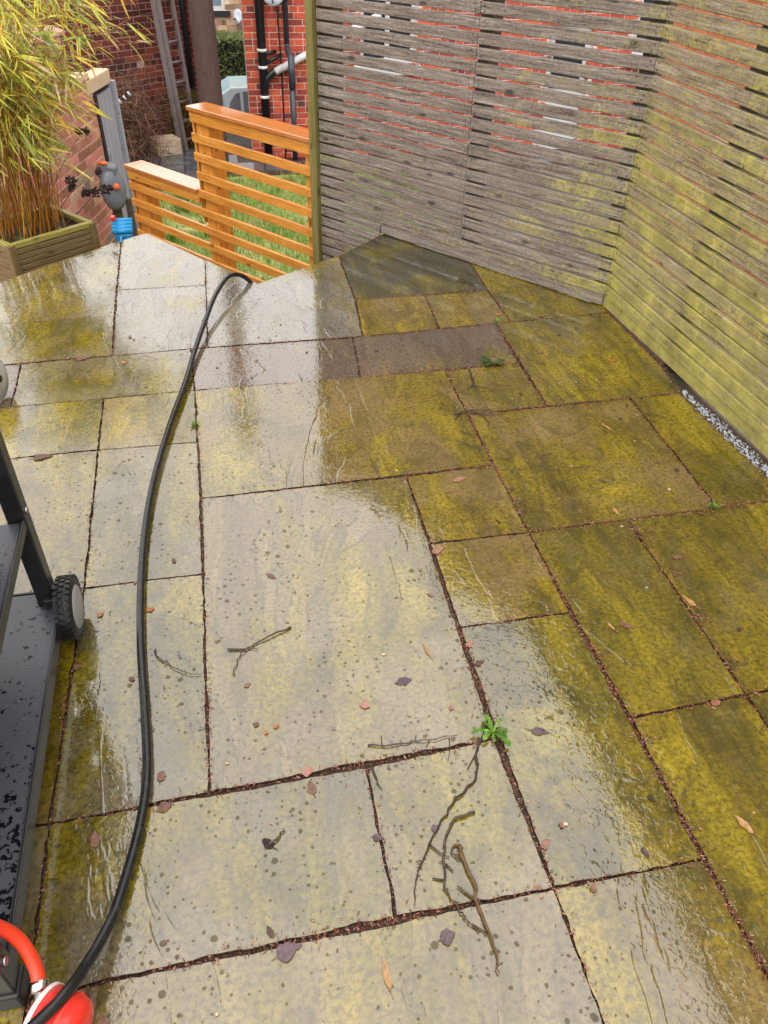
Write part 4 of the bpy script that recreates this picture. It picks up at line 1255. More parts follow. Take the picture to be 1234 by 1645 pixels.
# ---------------- dark red house with the ladder
WD = Vector((0.785, 0.62)).normalized(); WN = Vector((WD.y, -WD.x))
WP = Vector((-0.567, 12.99))
lh = thing('brick_house', 'dark red brick house wall behind the bamboo with a ladder against it', 'house', (WP.x - 1.5, WP.y + 1.5, LOW))
T0, T1 = -6.0, 0.78
w0 = WP + WD * T0
wall_core(lh, w0, WD, T1 - T0, LOW - .1, 1.62, WN, 0.25, M['mortar_dark'])
def skl(s, z, a, b): return abs(s + T0 + 0.33) < 0.06 and abs(z + 0.70) < 0.036
brick_wall(lh, w0, WD, T1 - T0, LOW, 1.60, WN, M['brick_dark'], lambda s, z: -1.25 < s + T0 < 0.8 and z < 0.2, skl, seed=17, headers=3, mortar='mortar_dark')
e1 = WP + WD * T1
wall_core(lh, e1 - WD * .25 - WN * .25, -WN, 5.0, LOW - 1.6, 1.62, WD, 0.25, M['mortar_dark'], 'side_wall')
e0 = WP + WD * (T0 - .3) + WN * .25; f0 = WP + WD * (T1 + .25) + WN * .25
mb = MB()
rv = [(e0, 1.66), (f0, 1.66), (f0 - WN * 2.9, 2.15), (e0 - WN * 2.9, 2.15), (e0 - WN * 5.8, 1.66), (f0 - WN * 5.8, 1.66)]
mb.add([(p.x, p.y, z_) for p, z_ in rv] + [(rv[i][0].x, rv[i][0].y, 1.58) for i in (0, 1, 4, 5)], [(0, 1, 2, 3), (3, 2, 5, 4), (6, 7, 1, 0), (4, 5, 9, 8), (6, 8, 9, 7), (0, 3, 4, 8, 6), (1, 7, 9, 5, 2)])
mb.build('roof', M['roof_slate'], lh)
q = WP + WD * 0.43 + WN * .06
pipe(lh, 'downpipe', [(q.x, q.y, LOW), (q.x, q.y, 1.56)], .042, 'black_plastic')
# ladder
ld = thing('ladder', 'old grey timber ladder leaning upright against the dark brick wall', 'ladder', ((WP + WN * .35).x, (WP + WN * .35).y, LOW))
def lpt(s, z, out=0.0):
    k = (z - LOW) / 4.2
    p = WP + WD * (s - 0.10) + WN * (0.42 * (1 - k) + 0.06 + out)
    return Vector((p.x, p.y, z))
def stile(s, out, hw):
    m = MB(); a, b = lpt(s, LOW, out), lpt(s, 1.5, out)
    c = (a + b) / 2; ax = (b - a) / 2
    me = MB(); me.box((0, 0, 0), (ax.length, 0, 0), (0, hw, 0), (0, 0, .035))
    o = bpy.data.objects.new('stile', me.mesh('stile', (0, 0, 0), M['ladder'])); link(o, ld, c)
    x = ax.normalized(); y = Vector((WD.x, WD.y, 0)); z = x.cross(y).normalized(); y = z.cross(x)
    o.rotation_euler = Matrix((x, y, z)).transposed().to_euler()
stile(-0.135, 0.0, .016); stile(-0.085, 0.05, .020); stile(0.175, 0.0, .018)
z_ = LOW + .14
while z_ < 1.4:
    mb = MB(); mb.tube([lpt(-0.07, z_, .03), lpt(0.17, z_, .0)], .021, 6); mb.build('rung', M['ladder'], ld); z_ += 0.245

# ---------------- pinkish outhouse on the left with a grey door
QD = Vector((0.25, 0.968)).normalized(); QN = Vector((QD.y, -QD.x))
QE = Vector((-0.93, 7.44))                    # far end of the brickwork
oh = thing('outhouse', 'pinkish brick outhouse with flagged roof and grey door behind the bamboo', 'outbuilding', (QE.x - .8, QE.y - 1.0, LOW))
QL = 2.9
q0 = QE - QD * QL
wall_core(oh, q0, QD, QL, LOW - .1, 0.10, QN, 0.22, M['mortar_tan'])
brick_wall(oh, q0, QD, QL, LOW, 0.08, QN, M['brick_pink'], lambda s, z: s > QL - 2.4 and z > -1.2, seed=23, headers=4)
# end wall facing the viewer
q1 = q0 - QN * 2.2
wall_core(oh, q1, QN, 2.2 - .225, LOW - .1, 0.10, -QD, 0.22, M['mortar_tan'], 'end_wall')
brick_wall(oh, q1, QN, 2.2, LOW, 0.08, -QD, M['brick_pink'], lambda s, z: False, seed=29)
mb = MB()
ra, rb = q0 - QD * .15 + QN * .06, QE - QD * 0.55 + QN * .06
rc, rd = rb - QN * 2.6, ra - QN * 2.6
mb.add([(ra.x, ra.y, .42), (rb.x, rb.y, .42), (rc.x, rc.y, 1.05), (rd.x, rd.y, 1.05), (ra.x, ra.y, .10), (rb.x, rb.y, .10), (rc.x, rc.y, .10), (rd.x, rd.y, .10)],
       [(0, 1, 2, 3), (4, 5, 1, 0), (5, 6, 2, 1), (7, 4, 0, 3), (6, 7, 3, 2), (4, 7, 6, 5)])
rfo = mb.build('roof', M['roof_stone'], oh)
g = random.Random(31)
for i in range(4):
    for j in range(5):
        s0 = i * 0.66; t0 = j * .52
        p = ra + QD * (s0 + .33) - QN * (t0 + .26); zz_ = .42 + (t0 + .26) / 2.6 * .63 + .018
        m = MB(); ax = QD * .322; ay = -QN * .255
        m.box((p.x, p.y, zz_), (ax.x, ax.y, 0), (ay.x, ay.y, .062), (0, 0, .014)); m.build('roof_flag', M['roof_stone'], rfo, bevel=.008)
dw = 0.44
dc = QE + QD * (dw / 2 + .06) - QN * .06
mb = MB(); mb.box((dc.x, dc.y, (LOW - .08) / 2), (QD.x * dw / 2, QD.y * dw / 2, 0), (QN.x * .02, QN.y * .02, 0), (0, 0, (-.08 - LOW) / 2)); dr = mb.build('door', M['near_black'], oh)
for k in range(4):
    m = MB(); p = QE + QD * (.10 + (k + .5) * dw * .9 / 4) - QN * .028
    m.box((0, 0, 0), ((-.10 - LOW) / 2, 0, 0), (0, .046, 0), (0, 0, .011))
    o = bpy.data.objects.new('plank', m.mesh('plank', (0, 0, 0), M['door_grey'])); link(o, dr, (p.x, p.y, (LOW - .10) / 2))
    zv = Vector((0, 0, 1)); al = Vector((QD.x, QD.y, 0)); o.rotation_euler = Matrix((zv, al, zv.cross(al))).transposed().to_euler()
for s_ in (.035, dw + .09):
    m = MB(); p = QE + QD * s_ - QN * .03; m.box((p.x, p.y, (LOW - .05) / 2), (QD.x * .026, QD.y * .026, 0), (QN.x * .045, QN.y * .045, 0), (0, 0, (-.05 - LOW) / 2)); m.build('door_frame', M['near_black'] if s_ < .1 else M['door_grey'], oh)  # near jamb coloured near-black as the shaded gap beside the door
for z_ in (-.55, -.9):
    m = MB(); p = QE + QD * .14 - QN * .012; m.box((p.x, p.y, z_), (QD.x * .07, QD.y * .07, 0), (QN.x * .012, QN.y * .012, 0), (0, 0, .022)); m.build('hinge', M['door_grey'], dr)
m = MB(); p = QE + QD * .18 - QN * .06; m.box((p.x, p.y, .0), (QD.x * .28, QD.y * .28, 0), (QN.x * .07, QN.y * .07, 0), (0, 0, .055)); m.build('lintel', M['cream_stone'], oh, bevel=.01)

# ---------------- neighbour's orange brick wall beyond the right fence
nb = thing('brick_wall', 'orange brick wall glimpsed through the gaps of the right fence', 'wall', (4.4, 6.0, LOW))
wall_core(nb, (4.4, 2.2), (0, 1), 6.0, LOW - .1, 2.2, (-1, 0), .22, M['mortar_pale'])
brick_wall(nb, (4.4, 2.2), (0, 1), 6.0, LOW, 2.2, (-1, 0), M['brick_orange'], lambda s, z: False, seed=41)
for y0_ in (5.6,):
    m = MB(); m.aabox(4.33, 4.39, y0_, y0_ + .35, -.2, 1.9); m.build('white_pilaster', M['white_paint'], nb)

# ================================================================== POLE
po = thing('telegraph_pole', 'thick dark brown timber pole between the two brick houses', 'pole', (0.05, 11.30, LOW))
mb = MB(); vs = []
n = 20; N = 14
g = random.Random(12)
for i in range(N + 1):
    z_ = LOW - .3 + 8.3 * i / N; r_ = 0.158 - .03 * i / N
    for k in range(n):
        a = 6.2832 * k / n; rr_ = r_ * (1 + .035 * mnoise.noise(Vector((math.cos(a) * 3, math.sin(a) * 3, z_ * .25))))
        vs.append((z_ - LOW, math.cos(a) * rr_, math.sin(a) * rr_))
mb.add(vs, [(i * n + k, i * n + (k + 1) % n, (i + 1) * n + (k + 1) % n, (i + 1) * n + k) for i in range(N) for k in range(n)] + [tuple(range(N * n, N * n + n))], True)
o = bpy.data.objects.new('shaft', mb.mesh('shaft', (0, 0, 0), M['pole'])); link(o, po, (0.05, 11.30, LOW))
zv, xv, yv = Vector((0, 0, 1)), Vector((1, 0, 0)), Vector((0, 1, 0))
o.rotation_euler = Matrix((zv, xv, yv)).transposed().to_euler()
mb = MB(); mb.aabox(-.02, .12, 11.115, 11.135, 0.9, 1.1); mb.build('plate', M['steel'], po)

# ================================================================== STREET: CAR, HEDGE, FAR HOUSE
SZ = ground_z(0, 20)
mb = MB(); mb.add([(-60, 15.9, SZ + .004), (60, 15.9, SZ + .004), (60, 19.2, SZ + .004), (-60, 19.2, SZ + .004)], [(0, 1, 2, 3)])
M['asphalt'] = simple('asphalt', (0.06, 0.06, 0.062), 0.5, 0.3, 40, bump=.3)
tag(mb.build('road', M['asphalt']), kind='structure')
cx0, cy0 = -0.50, 17.0
car = thing('parked_car', 'pale blue hatchback parked in the street beyond the houses', 'car', (cx0 + 1.9, cy0 + .85, SZ))
def car_section(x, zs):
    return x
# body side profile (x from the tail, z above ground) lofted across the width
prof = [(0.02, .32), (0.0, .55), (.05, .80), (.12, .93), (1.1, .93), (2.7, .90), (3.55, .78), (3.80, .62), (3.82, .35), (3.6, .22), (0.2, .22)]
mb = MB()
ws = [(-.84, .94), (-.80, 1.0), (.80, 1.0), (.84, .94)]
vs = []
for (w, k) in ws:
    for (x, z_) in prof:
        vs.append((cx0 + 1.91 + (x - 1.91) * k, cy0 + .85 + w, SZ + .55 + (z_ - .55) * k))
np_ = len(prof)
fs = [(j * np_ + i, (j + 1) * np_ + i, (j + 1) * np_ + (i + 1) % np_, j * np_ + (i + 1) % np_) for j in range(3) for i in range(np_)]
fs += [tuple(range(np_)), tuple(reversed(range(3 * np_, 4 * np_)))]
mb.add(vs, fs)
mb.build('body', M['car'], car, bevel=.03)
gp = [(.52, .92), (.78, 1.30), (.98, 1.42), (2.0, 1.44), (2.35, 1.36), (3.05, .90)]
mb = MB(); vs = []
for (w, k) in ((-.78, 0), (-.58, 1), (.58, 1), (.78, 0)):
    for (x, z_) in gp:
        zz_ = z_ if k else .92 - .02
        vs.append((cx0 + (x if k else (x * .96 + .06)), cy0 + .85 + w, SZ + (z_ if k else .90)))
ng = len(gp)
mb.add(vs, [(j * ng + i, (j + 1) * ng + i, (j + 1) * ng + i + 1, j * ng + i + 1) for j in range(3) for i in range(ng - 1)])
mb.build('roof', M['car'], car, bevel=.03)
def glass(pts, nm='window'):
    m = MB(); vs = [Vector(p) for p in pts]
    nrm = (vs[1] - vs[0]).cross(vs[2] - vs[0]).normalized()
    if nrm.y > 0 and nm == 'window': nrm = -nrm
    vs2 = [v + nrm * .012 for v in vs] + [v - nrm * .01 for v in vs]
    n_ = len(vs)
    m.add(vs2, [tuple(range(n_)), tuple(reversed(range(n_, 2 * n_)))] + [(i, (i + 1) % n_, n_ + (i + 1) % n_, n_ + i) for i in range(n_)])
    m.build(nm, M['dark_glass'] if nm != 'window' else M['curtain'], car)
def side(x, z_):       # point on the near glasshouse flank
    k = (z_ - .90) / .54
    return (cx0 + x, cy0 + .85 - (.78 - .20 * k) - .004, SZ + z_)
glass([side(.88, .99), side(.95, 1.18), side(1.06, 1.31), side(1.15, 1.34), side(1.15, .97)])
glass([side(1.21, .97), side(1.21, 1.35), side(2.0, 1.36), side(2.25, 1.28), side(2.60, .96)])
glass([(cx0 + .555, cy0 + .85 - .6, SZ + .98), (cx0 + .555, cy0 + .85 + .6, SZ + .98), (cx0 + .755, cy0 + .85 + .5, SZ + 1.28), (cx0 + .755, cy0 + .85 - .5, SZ + 1.28)], 'rear_window')
m = MB(); m.aabox(cx0 + 1.28, cx0 + 1.44, cy0 - .012, cy0 + .03, SZ + .78, SZ + .81); m.build('door_handle', M['car'], car)
for x in (.72, 3.05):
    for s in (-1, 1):
        m = MB(); c = (cx0 + x, cy0 + .85 + s * .76, SZ + .30); m.lathe(c, (0, s, 0), [(-.09, .2), (-.09, .29), (-.07, .30), (.07, .30), (.09, .29), (.09, .2)], 20); w_ = m.build('tyre', M['rubber'], car)
        m = MB(); m.lathe(c, (0, s, 0), [(.0, .2), (.085, .2), (.095, .16), (.08, .05), (.09, .0)], 16); m.build('rim', M['steel'], w_)
m = MB(); m.aabox(cx0 - .02, cx0 + .06, cy0 + .12, cy0 + .32, SZ + .70, SZ + .88); m.build('tail_light', M['red_plastic'], car)
m = MB(); m.box((cx0 + 2.35, cy0 - .09, SZ + 1.0), (.09, 0, 0), (0, .07, 0), (0, 0, .06)); m.build('mirror', M['rubber'], car, bevel=.02)

hg = thing('hedge', 'clipped green hedge behind the pale blue car', 'hedge', (1.5, 20.4, SZ))
m = MB(); m.aabox(-2.4, 5.4, 20.12, 20.9, SZ - .05, SZ + 1.82); m.build('hedge_core', M['near_black'], hg)
g = random.Random(51); m = MB()
for k in range(9000):
    x = g.uniform(-.3, 2.2) if k % 3 else g.uniform(-2.5, 5.5)
    if g.random() < .72: p = Vector((x, 20.10 + g.uniform(-.07, .05), SZ + g.uniform(0, 1.88)))
    else: p = Vector((x, g.uniform(20.1, 20.95), SZ + 1.84 + g.uniform(-.03, .06)))
    a = Vector((g.gauss(0, 1), g.gauss(0, .6), g.gauss(0, 1))).normalized() * g.uniform(.02, .045); b = a.orthogonal().normalized() * a.length * .55
    m.add([p - a, p + b, p + a, p - b], [(0, 1, 2, 3)])
m.build('foliage', M['hedge'], hg)['kind'] = 'stuff'

fh = thing('stone_house', 'far sandstone house with a white window above the hedge', 'house', (2, 32, SZ))
FY = 29.0
fhole = [(2.55, 3.86, -1.93, -0.45)]
wall_core(fh, (-3, FY), (1, 0), 9, SZ - .1, 2.6, (0, -1), .3, M['mortar_tan'], holes=fhole)
brick_wall(fh, (-3, FY), (1, 0), 9, SZ, 2.6, (0, -1), M['stone_block'], lambda s, z: 3.2 < s < 5.2 and z < -1.1,
           lambda s, z, a, b: any(h[0] - .1 < s < h[1] + .1 and h[2] - .1 < z < h[3] + .1 for h in fhole), bl=.30, bh=.13, seed=61, headers=2, proud=.015)
m = MB()
for (x0, x1, z0, z1) in ((-.45, -.36, -1.93, -.45), (.77, .86, -1.93, -.45), (-.36, .77, -1.93, -1.83), (-.36, .77, -.55, -.45)):
    m.aabox(x0, x1, FY + .02, FY + .12, z0, z1)
w_ = m.build('window', M['white_paint'], fh)
m = MB(); m.aabox(-.37, .78, FY + .08, FY + .10, -1.84, -.54); m.build('pane', M['curtain'], w_)
m = MB(); m.aabox(-.6, 1.02, FY - .08, FY + .15, -2.09, -1.94); m.build('sill', M['near_black'], w_)
m = MB(); m.add([(-3.4, FY - .3, 2.6), (6.4, FY - .3, 2.6), (6.4, FY + 4, 4.2), (-3.4, FY + 4, 4.2), (-3.4, FY + 4, 2.5), (6.4, FY + 4, 2.5), (-3.4, FY - .3, 2.5), (6.4, FY - .3, 2.5)], [(0, 1, 2, 3), (6, 7, 1, 0), (4, 5, 7, 6), (3, 2, 5, 4), (0, 3, 4, 6), (1, 7, 5, 2)]); m.build('roof', M['roof_slate'], fh)
m = MB(); m.aabox(-.4, 1.0, 28.3, 28.5, SZ, -2.62); tag(m.build('low_wall', M['concrete'], bevel=.02), 'low pale wall in front of the far sandstone house', 'wall')

# ================================================================== GARDEN BITS BELOW
def tangle(name, label, cat, c, rx, ry, h, count, mat, seed, r=.004, part='stems', up=.5):
    g = random.Random(seed)
    t_ = thing(name, label, cat, c)
    m = MB()
    for k in range(count):
        p = Vector(c) + Vector((g.uniform(-rx, rx), g.uniform(-ry, ry), g.uniform(0, h * .8)))
        d = Vector((g.gauss(0, 1), g.gauss(0, 1), g.gauss(up, .8))).normalized()
        pts = [p]
        for i in range(7):
            d = (d + Vector((g.gauss(0, .45), g.gauss(0, .45), g.gauss(-.12, .4)))).normalized()
            q = pts[-1] + d * g.uniform(.05, .12)
            q.z = max(LOW + .01, min(LOW + h, q.z)); pts.append(q)
        m.tube(pts, [r * (1 - .6 * i / 7) for i in range(8)], 3, False)
    o = m.build(part, mat, t_); o['kind'] = 'stuff'
    return t_
tangle('dead_climber', 'bare brown tangled climber at the foot of the dark brick wall', 'shrub', (-1.22, 12.0, LOW), .42, .35, 1.25, 620, M['dry_stem'], 71, .0055)
tangle('dry_grass_tuft', 'dry straw-coloured grass tuft beside the ladder foot', 'grass', (-0.30, 12.75, LOW), .13, .15, .75, 260, M['dry_grass'], 72, .004, 'blades', 1.6)
m = MB(); m.box((-0.66, 12.35, LOW + .11), (.17, .07, 0), (-.06, .14, 0), (0, 0, .11))
tag(m.build('stone_block', M['cream_stone'], bevel=.012), 'tan stone block lying at the foot of the ladder', 'block')
for k, (dx, lab) in enumerate(((0, 'left'), (.055, 'middle'), (.11, 'right'))):
    m = MB(); c = Vector((-1.14 + dx * 1.2, 11.62, -0.93 + dx * .8)); m.tube([c, c + Vector((.035, 0, -.05))], .016, 8)
    tag(m.build('plant_label', M['white_paint']), 'pale plastic plant clip in the dead climber, %s of three' % lab, 'clip', 'pale clips in the dead climber')
clumps = [((-0.42, 9.75), .40, 26, 'snowdrop clump with white flowers seen through the low section of the orange fence'),
          ((0.10, 10.35), .36, 22, 'leafy bulb clump at the left end of the lawn below the high fence section'),
          ((0.08, 8.25), .30, 20, 'bright green bulb clump seen through the lowest rails of the orange fence'),
          ((-0.15, 8.9), .34, 22, 'green bulb leaves behind the middle post of the orange fence'),
          ((-0.55, 8.7), .28, 18, 'small bulb clump at the left foot of the orange fence')]
for i, ((x, y), h_, nb_, lab) in enumerate(clumps):
    t_ = blade_clump('bulb_clump', lab, 'plant', (x, y, LOW), nb_, h_ * .6, h_, h_ * .55, .022, M['green_leaf'], 'leaf', 80 + i, 'bulb clumps along the lawn edge', .5)
    if i < 2:
        g = random.Random(90 + i)
        for k in range(6):
            c = Vector((x + g.uniform(-.14, .14), y + g.uniform(-.12, .1), LOW + h_ * g.uniform(.85, 1.15)))
            m = MB(); m.tube([(c.x, c.y, LOW), (c.x, c.y, c.z + .02), (c.x + .02, c.y - .02, c.z + .03), (c.x + .025, c.y - .025, c.z)], .003, 4); m.build('flower_stem', M['green_leaf'], t_)
            m = MB(); m.lathe(c + Vector((.025, -.025, .0)), (0, 0, -1), [(0, .005), (.015, .016), (.035, .017), (.045, .008)], 6); m.build('flower', M['petal'], t_)
for i, (x, y, sz) in enumerate(((1.0, 9.6, .06), (0.5, 9.0, .05))):
    pass

# ================================================================== BARBECUE CART
bq = thing('barbecue_cart', 'black metal barbecue cart with wet shelf and one grey-hubbed wheel at the left edge', 'barbecue', (-0.75, 0.95, 0))
XR0, XR1 = -0.447, -0.437       # right side at the wheel end and at the foot end
def leg(x, y, z0, z1):
    m = MB(); e = .019
    m.aabox(x - .038, x, y - e, y + e, z0, z1); return m.build('leg', M['bbq_frame'], bq, bevel=.003)
leg(-0.462, 1.345, 0.06, 0.86); leg(-0.437, 0.548, 0.028, 0.86); leg(-1.02, 1.345, 0.06, 0.86); leg(-1.02, 0.548, 0.028, 0.86)
for x in (-0.456, -1.039):
    m = MB(); m.aabox(x - .024, x + .024, .523, .573, 0.0, .045); m.build('foot', M['rubber'], bq, bevel=.005)
def shelf(z, y0, y1, x0a, x0b, lip, nm):
    m = MB()
    m.add([(-1.03, y0, z), (x0b, y0, z), (x0a, y1, z), (-1.03, y1, z), (-1.03, y0, z - .012), (x0b, y0, z - .012), (x0a, y1, z - .012), (-1.03, y1, z - .012)],
          [(0, 1, 2, 3), (7, 6, 5, 4), (0, 4, 5, 1), (1, 5, 6, 2), (2, 6, 7, 3), (3, 7, 4, 0)])
    o = m.build(nm, M['bbq'], bq)
    m = MB(); a, b = Vector((x0b, y0, 0)), Vector((x0a, y1, 0)); d = (b - a) / 2; c = (a + b) / 2
    m.box((c.x + .004, c.y, z - lip / 2 + .004), d, (.004, 0, 0), (0, 0, lip / 2 + .004)); m.build('edge_rail', M['bbq_frame'], o, bevel=.002)
    return o
shelf(0.088, 0.53, 1.37, -0.459, -0.447, .035, 'lower_shelf')
m = MB(); m.aabox(-1.03, -.465, 1.365, 1.375, .05, .088); m.build('end_rail', M['bbq_frame'], bq)
md = shelf(0.335, 0.57, 1.322, -0.472, -0.460, .018, 'upper_shelf')
m = MB(); m.aabox(-.70, -.485, .80, 1.16, .338, .352); tr = m.build('drip_tray', M['steel'], bq, bevel=.004)
m = MB(); m.tube([(-.515, .62, .43), (-.505, 1.33, .43)], .0085, 10); m.build('rod', M['chrome'], bq)
m = MB(); m.tube([(-.56, .98, .40), (-.555, 1.26, .40)], .036, 14); cy_ = m.build('gas_canister', M['grey_pipe'], bq)
for k in range(9):
    m = MB(); m.lathe((-.556, 1.06 + .02 * k, .40), (0, 1, 0), [(-.004, .035), (0, .0385), (.004, .035)], 14); m.build('rib', M['bbq_frame'], cy_)
# cabinet and hood above the frame
m = MB(); m.aabox(-1.02, -.49, .53, 1.36, .60, .92); m.build('firebox', M['bbq'], bq, bevel=.01)
m = MB(); vs = []
hp = [(-1.0, .92), (-1.0, 1.02), (-.93, 1.14), (-.78, 1.19), (-.62, 1.16), (-.52, 1.05), (-.51, .92)]
for y_ in (.55, 1.34):
    vs += [(x, y_, z_) for x, z_ in hp]
nh = len(hp); m.add(vs, [(i, i + 1, nh + i + 1, nh + i) for i in range(nh - 1)] + [tuple(reversed(range(nh))), tuple(range(nh, 2 * nh))]); m.build('hood', M['bbq'], bq, bevel=.01)
# wheel with knobbly tyre
def wheel(cx_, s):
    R_, W_ = .075, .038
    c = Vector((cx_, 1.322, R_))
    m = MB(); m.lathe(c - Vector((s * W_ / 2, 0, 0)), (s, 0, 0), [(0, .035), (0, .062), (.004, .069), (.009, .0715), (W_ - .009, .0715), (W_ - .004, .069), (W_, .062), (W_, .052)], 40)
    for k in range(30):
        for row, (o0, o1) in enumerate(((.002, .011), (.014, .024), (.027, .036))):
            a = 6.2832 * (k + (.5 if row == 1 else 0)) / 30
            ra_ = Vector((0, math.cos(a), math.sin(a))); ta = Vector((0, -math.sin(a), math.cos(a)))
            cc = c + Vector((s * ((o0 + o1) / 2 - W_ / 2), 0, 0)) + ra_ * .0725
            m.box(cc, (s * (o1 - o0) / 2, 0, 0), ta * .0045, ra_ * .0028)
    w_ = m.build('wheel', M['rubber'], bq)
    m = MB(); m.lathe(c + Vector((s * (W_ / 2 - .006), 0, 0)), (s, 0, 0), [(0, .052), (.005, .052), (.008, .048), (.011, .02), (.012, 0)], 32); m.build('hub', M['hub'], w_)
    return w_
wheel(-0.436, 1); wheel(-1.07, -1)
m = MB(); m.tube([(-1.06, 1.322, .075), (-.45, 1.322, .075)], .008, 8); m.build('axle', M['steel'], bq)
m = MB(); m.box((-.470, 1.335, .085), (.012, 0, 0), (0, .024, 0), (0, 0, .03)); m.build('axle_bracket', M['bbq_frame'], bq, bevel=.003)

for (x_, y_, z_) in ((-.462, 1.345, .35), (-.462, 1.345, .62), (-.462, 1.345, .12), (-.437, .548, .12), (-.437, .548, .35)):
    m = MB(); m.lathe((x_, y_, z_), (1, 0, 0), [(-.001, .008), (.003, .008), (.0045, .006), (.005, .0)], 6); m.build('bolt', M['steel'], bq)

# pale round pan lid stands against something just left of the frame
pl_ = thing('pan_lid', 'pale grey round lid at the left edge of the patio', 'lid', (-0.80, 2.42, 0))
m = MB(); m.lathe((-0.793, 2.42, .082), (.93, -.33, .12), [(-.006, .0), (-.005, .078), (.0, .082), (.004, .080), (.012, .045), (.016, 0)], 32); m.build('plate', M['pale_grey'], pl_)
m = MB(); m.lathe((-0.779, 2.415, .084), (.93, -.33, .12), [(0, .006), (.01, .012), (.016, .012), (.018, 0)], 12); m.build('knob', M['rubber'], pl_)

# ================================================================== HOSE, GAS REGULATOR
hp_ = [(-0.52, 0.33, .15), (-0.405, 0.435, .118), (-0.351, 0.491, .098), (-0.331, 0.545, .060), (-0.312, 0.60, .034), (-0.297, 0.655, .020), (-0.27, 0.78, .0145), (-0.259, 0.895, .0145), (-0.268, 1.045, .0145), (-0.284, 1.239, .015), (-0.291, 1.445, .016), (-0.287, 1.662, .017), (-0.268, 1.886, .018),
       (-0.228, 2.148, .019), (-0.177, 2.417, .020), (-0.145, 2.62, .024), (-0.095, 2.86, .040), (-0.052, 3.03, .058), (0.000, 3.175, .066), (0.040, 3.235, .055), (0.085, 3.265, .022), (0.125, 3.285, -.05), (0.165, 3.30, -.22), (0.19, 3.34, -.55), (0.22, 3.40, -1.1), (0.3, 3.6, -1.72), (0.5, 3.9, -1.785)]
hz = [Vector(p) for p in hp_]
m = MB(); m.tube(bez(hz, 7), .0093, 14)
tag(m.build('water_hose', M['hose']), 'thick black hose snaking across the patio and over its edge', 'hose')

rg = thing('gas_regulator', 'glossy red gas regulator on the paving under the black hose', 'regulator', (-0.375, 0.480, 0))
ax = Vector((.86, -.50, .0)).normalized()
c = Vector((-0.400, 0.492, .047))
m = MB(); m.lathe(c, ax, [(-.01, .012), (.0, .036), (.006, .046), (.045, .047), (.047, .0485), (.052, .0485), (.054, .045), (.066, .043), (.074, .034), (.078, .018), (.079, 0)], 32); m.build('body', M['red_plastic'], rg)
m = MB(); m.lathe(c, ax, [(.006, .0470), (.013, .0480)], 32); m.build('sticker', M['label_white'], rg)
m = MB(); m.tube([c + Vector((.006, .006, .0)), c + Vector((.004, .032, .012))], .011, 10); m.build('inlet', M['steel'], rg)
m = MB(); m.lathe(c + Vector((.003, .030, .014)), (-.1, .9, .35), [(-.004, .0125), (.0, .0135), (.008, .0135), (.012, .0125)], 14); m.build('clip', M['chrome'], rg)
m = MB(); rp = bez([(-0.397, 0.520, .060), (-0.403, 0.548, .078), (-0.418, 0.573, .112), (-0.437, 0.582, .150), (-0.47, 0.580, .205), (-.55, .565, .30), (-.62, .56, .38)], 7)
m.tube(rp, .0105, 14)
tag(m.build('gas_hose', M['red_hose']), 'bright orange-red rubber gas hose curving up to the barbecue', 'hose')

# ================================================================== TWIGS, LEAVES, WEEDS ON THE SLABS
def twig(label, main, side, r=.0022, mat='twig', seed=0, buds=True):
    g = random.Random(seed)
    r *= .80
    m = MB()
    pts = bez([(x, y, .0010 + r + (0.0022 * (i % 2))) for i, (x, y) in enumerate(main)], 4)
    pts = [p + Vector((g.gauss(0, .0014), g.gauss(0, .0014), abs(g.gauss(0, .0006)))) for p in pts]
    n_ = len(pts)
    m.tube(pts, [r * (1.25 - .85 * i / n_) * (1 + .35 * mnoise.noise(Vector((i * .9, seed, 0)))) for i in range(n_)], 7)
    if buds:
        for k in range(1, n_ - 1):
            if g.random() < .45: continue
            a = g.uniform(0, 6.28); p = pts[k]; ln_ = g.uniform(.0015, .0035) if g.random() < .9 else .009
            m.tube([p, p + Vector((math.cos(a) * ln_ * .6, math.sin(a) * ln_ * .6, .0012)), p + Vector((math.cos(a + .3) * ln_, math.sin(a + .3) * ln_, .0016))], [r * .7, r * .62, r * .25], 5)
    o = m.build('twig', M[mat])
    for sd in side:
        m2 = MB(); ps = bez([(x, y, .0012 + r) for x, y in sd], 4) if len(sd) > 2 else [Vector((x, y, .0012 + r)) for x, y in sd]
        m2.tube(ps, [r * (.75 - .4 * i / len(ps)) for i in range(len(ps))], 5)
        m2.build('side_shoot', M[mat], o)
    return tag(o, label, 'twig', 'fallen twigs on the slabs')
twig('forked grey-brown twig lying alone on the big grey slab', [(0.059, 1.235), (0.02, 1.222), (-0.03, 1.198), (-0.055, 1.182), (-0.072, 1.150), (-0.084, 1.115)], [[(-0.092, 1.197), (-0.055, 1.19), (-0.022, 1.186)], [(-0.05, 1.187), (-0.088, 1.192)]], .0024, seed=1)
twig('knobbly twig with short side shoots just above the small square slab', [(0.178, 0.888), (0.23, 0.877), (0.275, 0.878), (0.32, 0.875), (0.372, 0.876)], [[(0.21, .88), (0.213, .905)], [(0.28, .878), (0.285, .893)], [(0.352, .874), (0.345, .845), (0.335, .822)], [(0.31, .876), (0.30, .862)]], .0019, seed=2)
twig('longest curved dark twig running from the dandelion down the small square slab', [(0.452, 0.917), (0.424, 0.868), (0.398, 0.83), (0.388, 0.795), (0.372, .765), (0.318, .728), (0.290, .70), (0.268, .675), (0.240, .64), (0.215, .598), (0.205, .562)], [[(0.405, .838), (0.385, .815), (0.368, .795)], [(0.256, .658), (0.27, .64), (0.285, .628)]], .0030, seed=3)
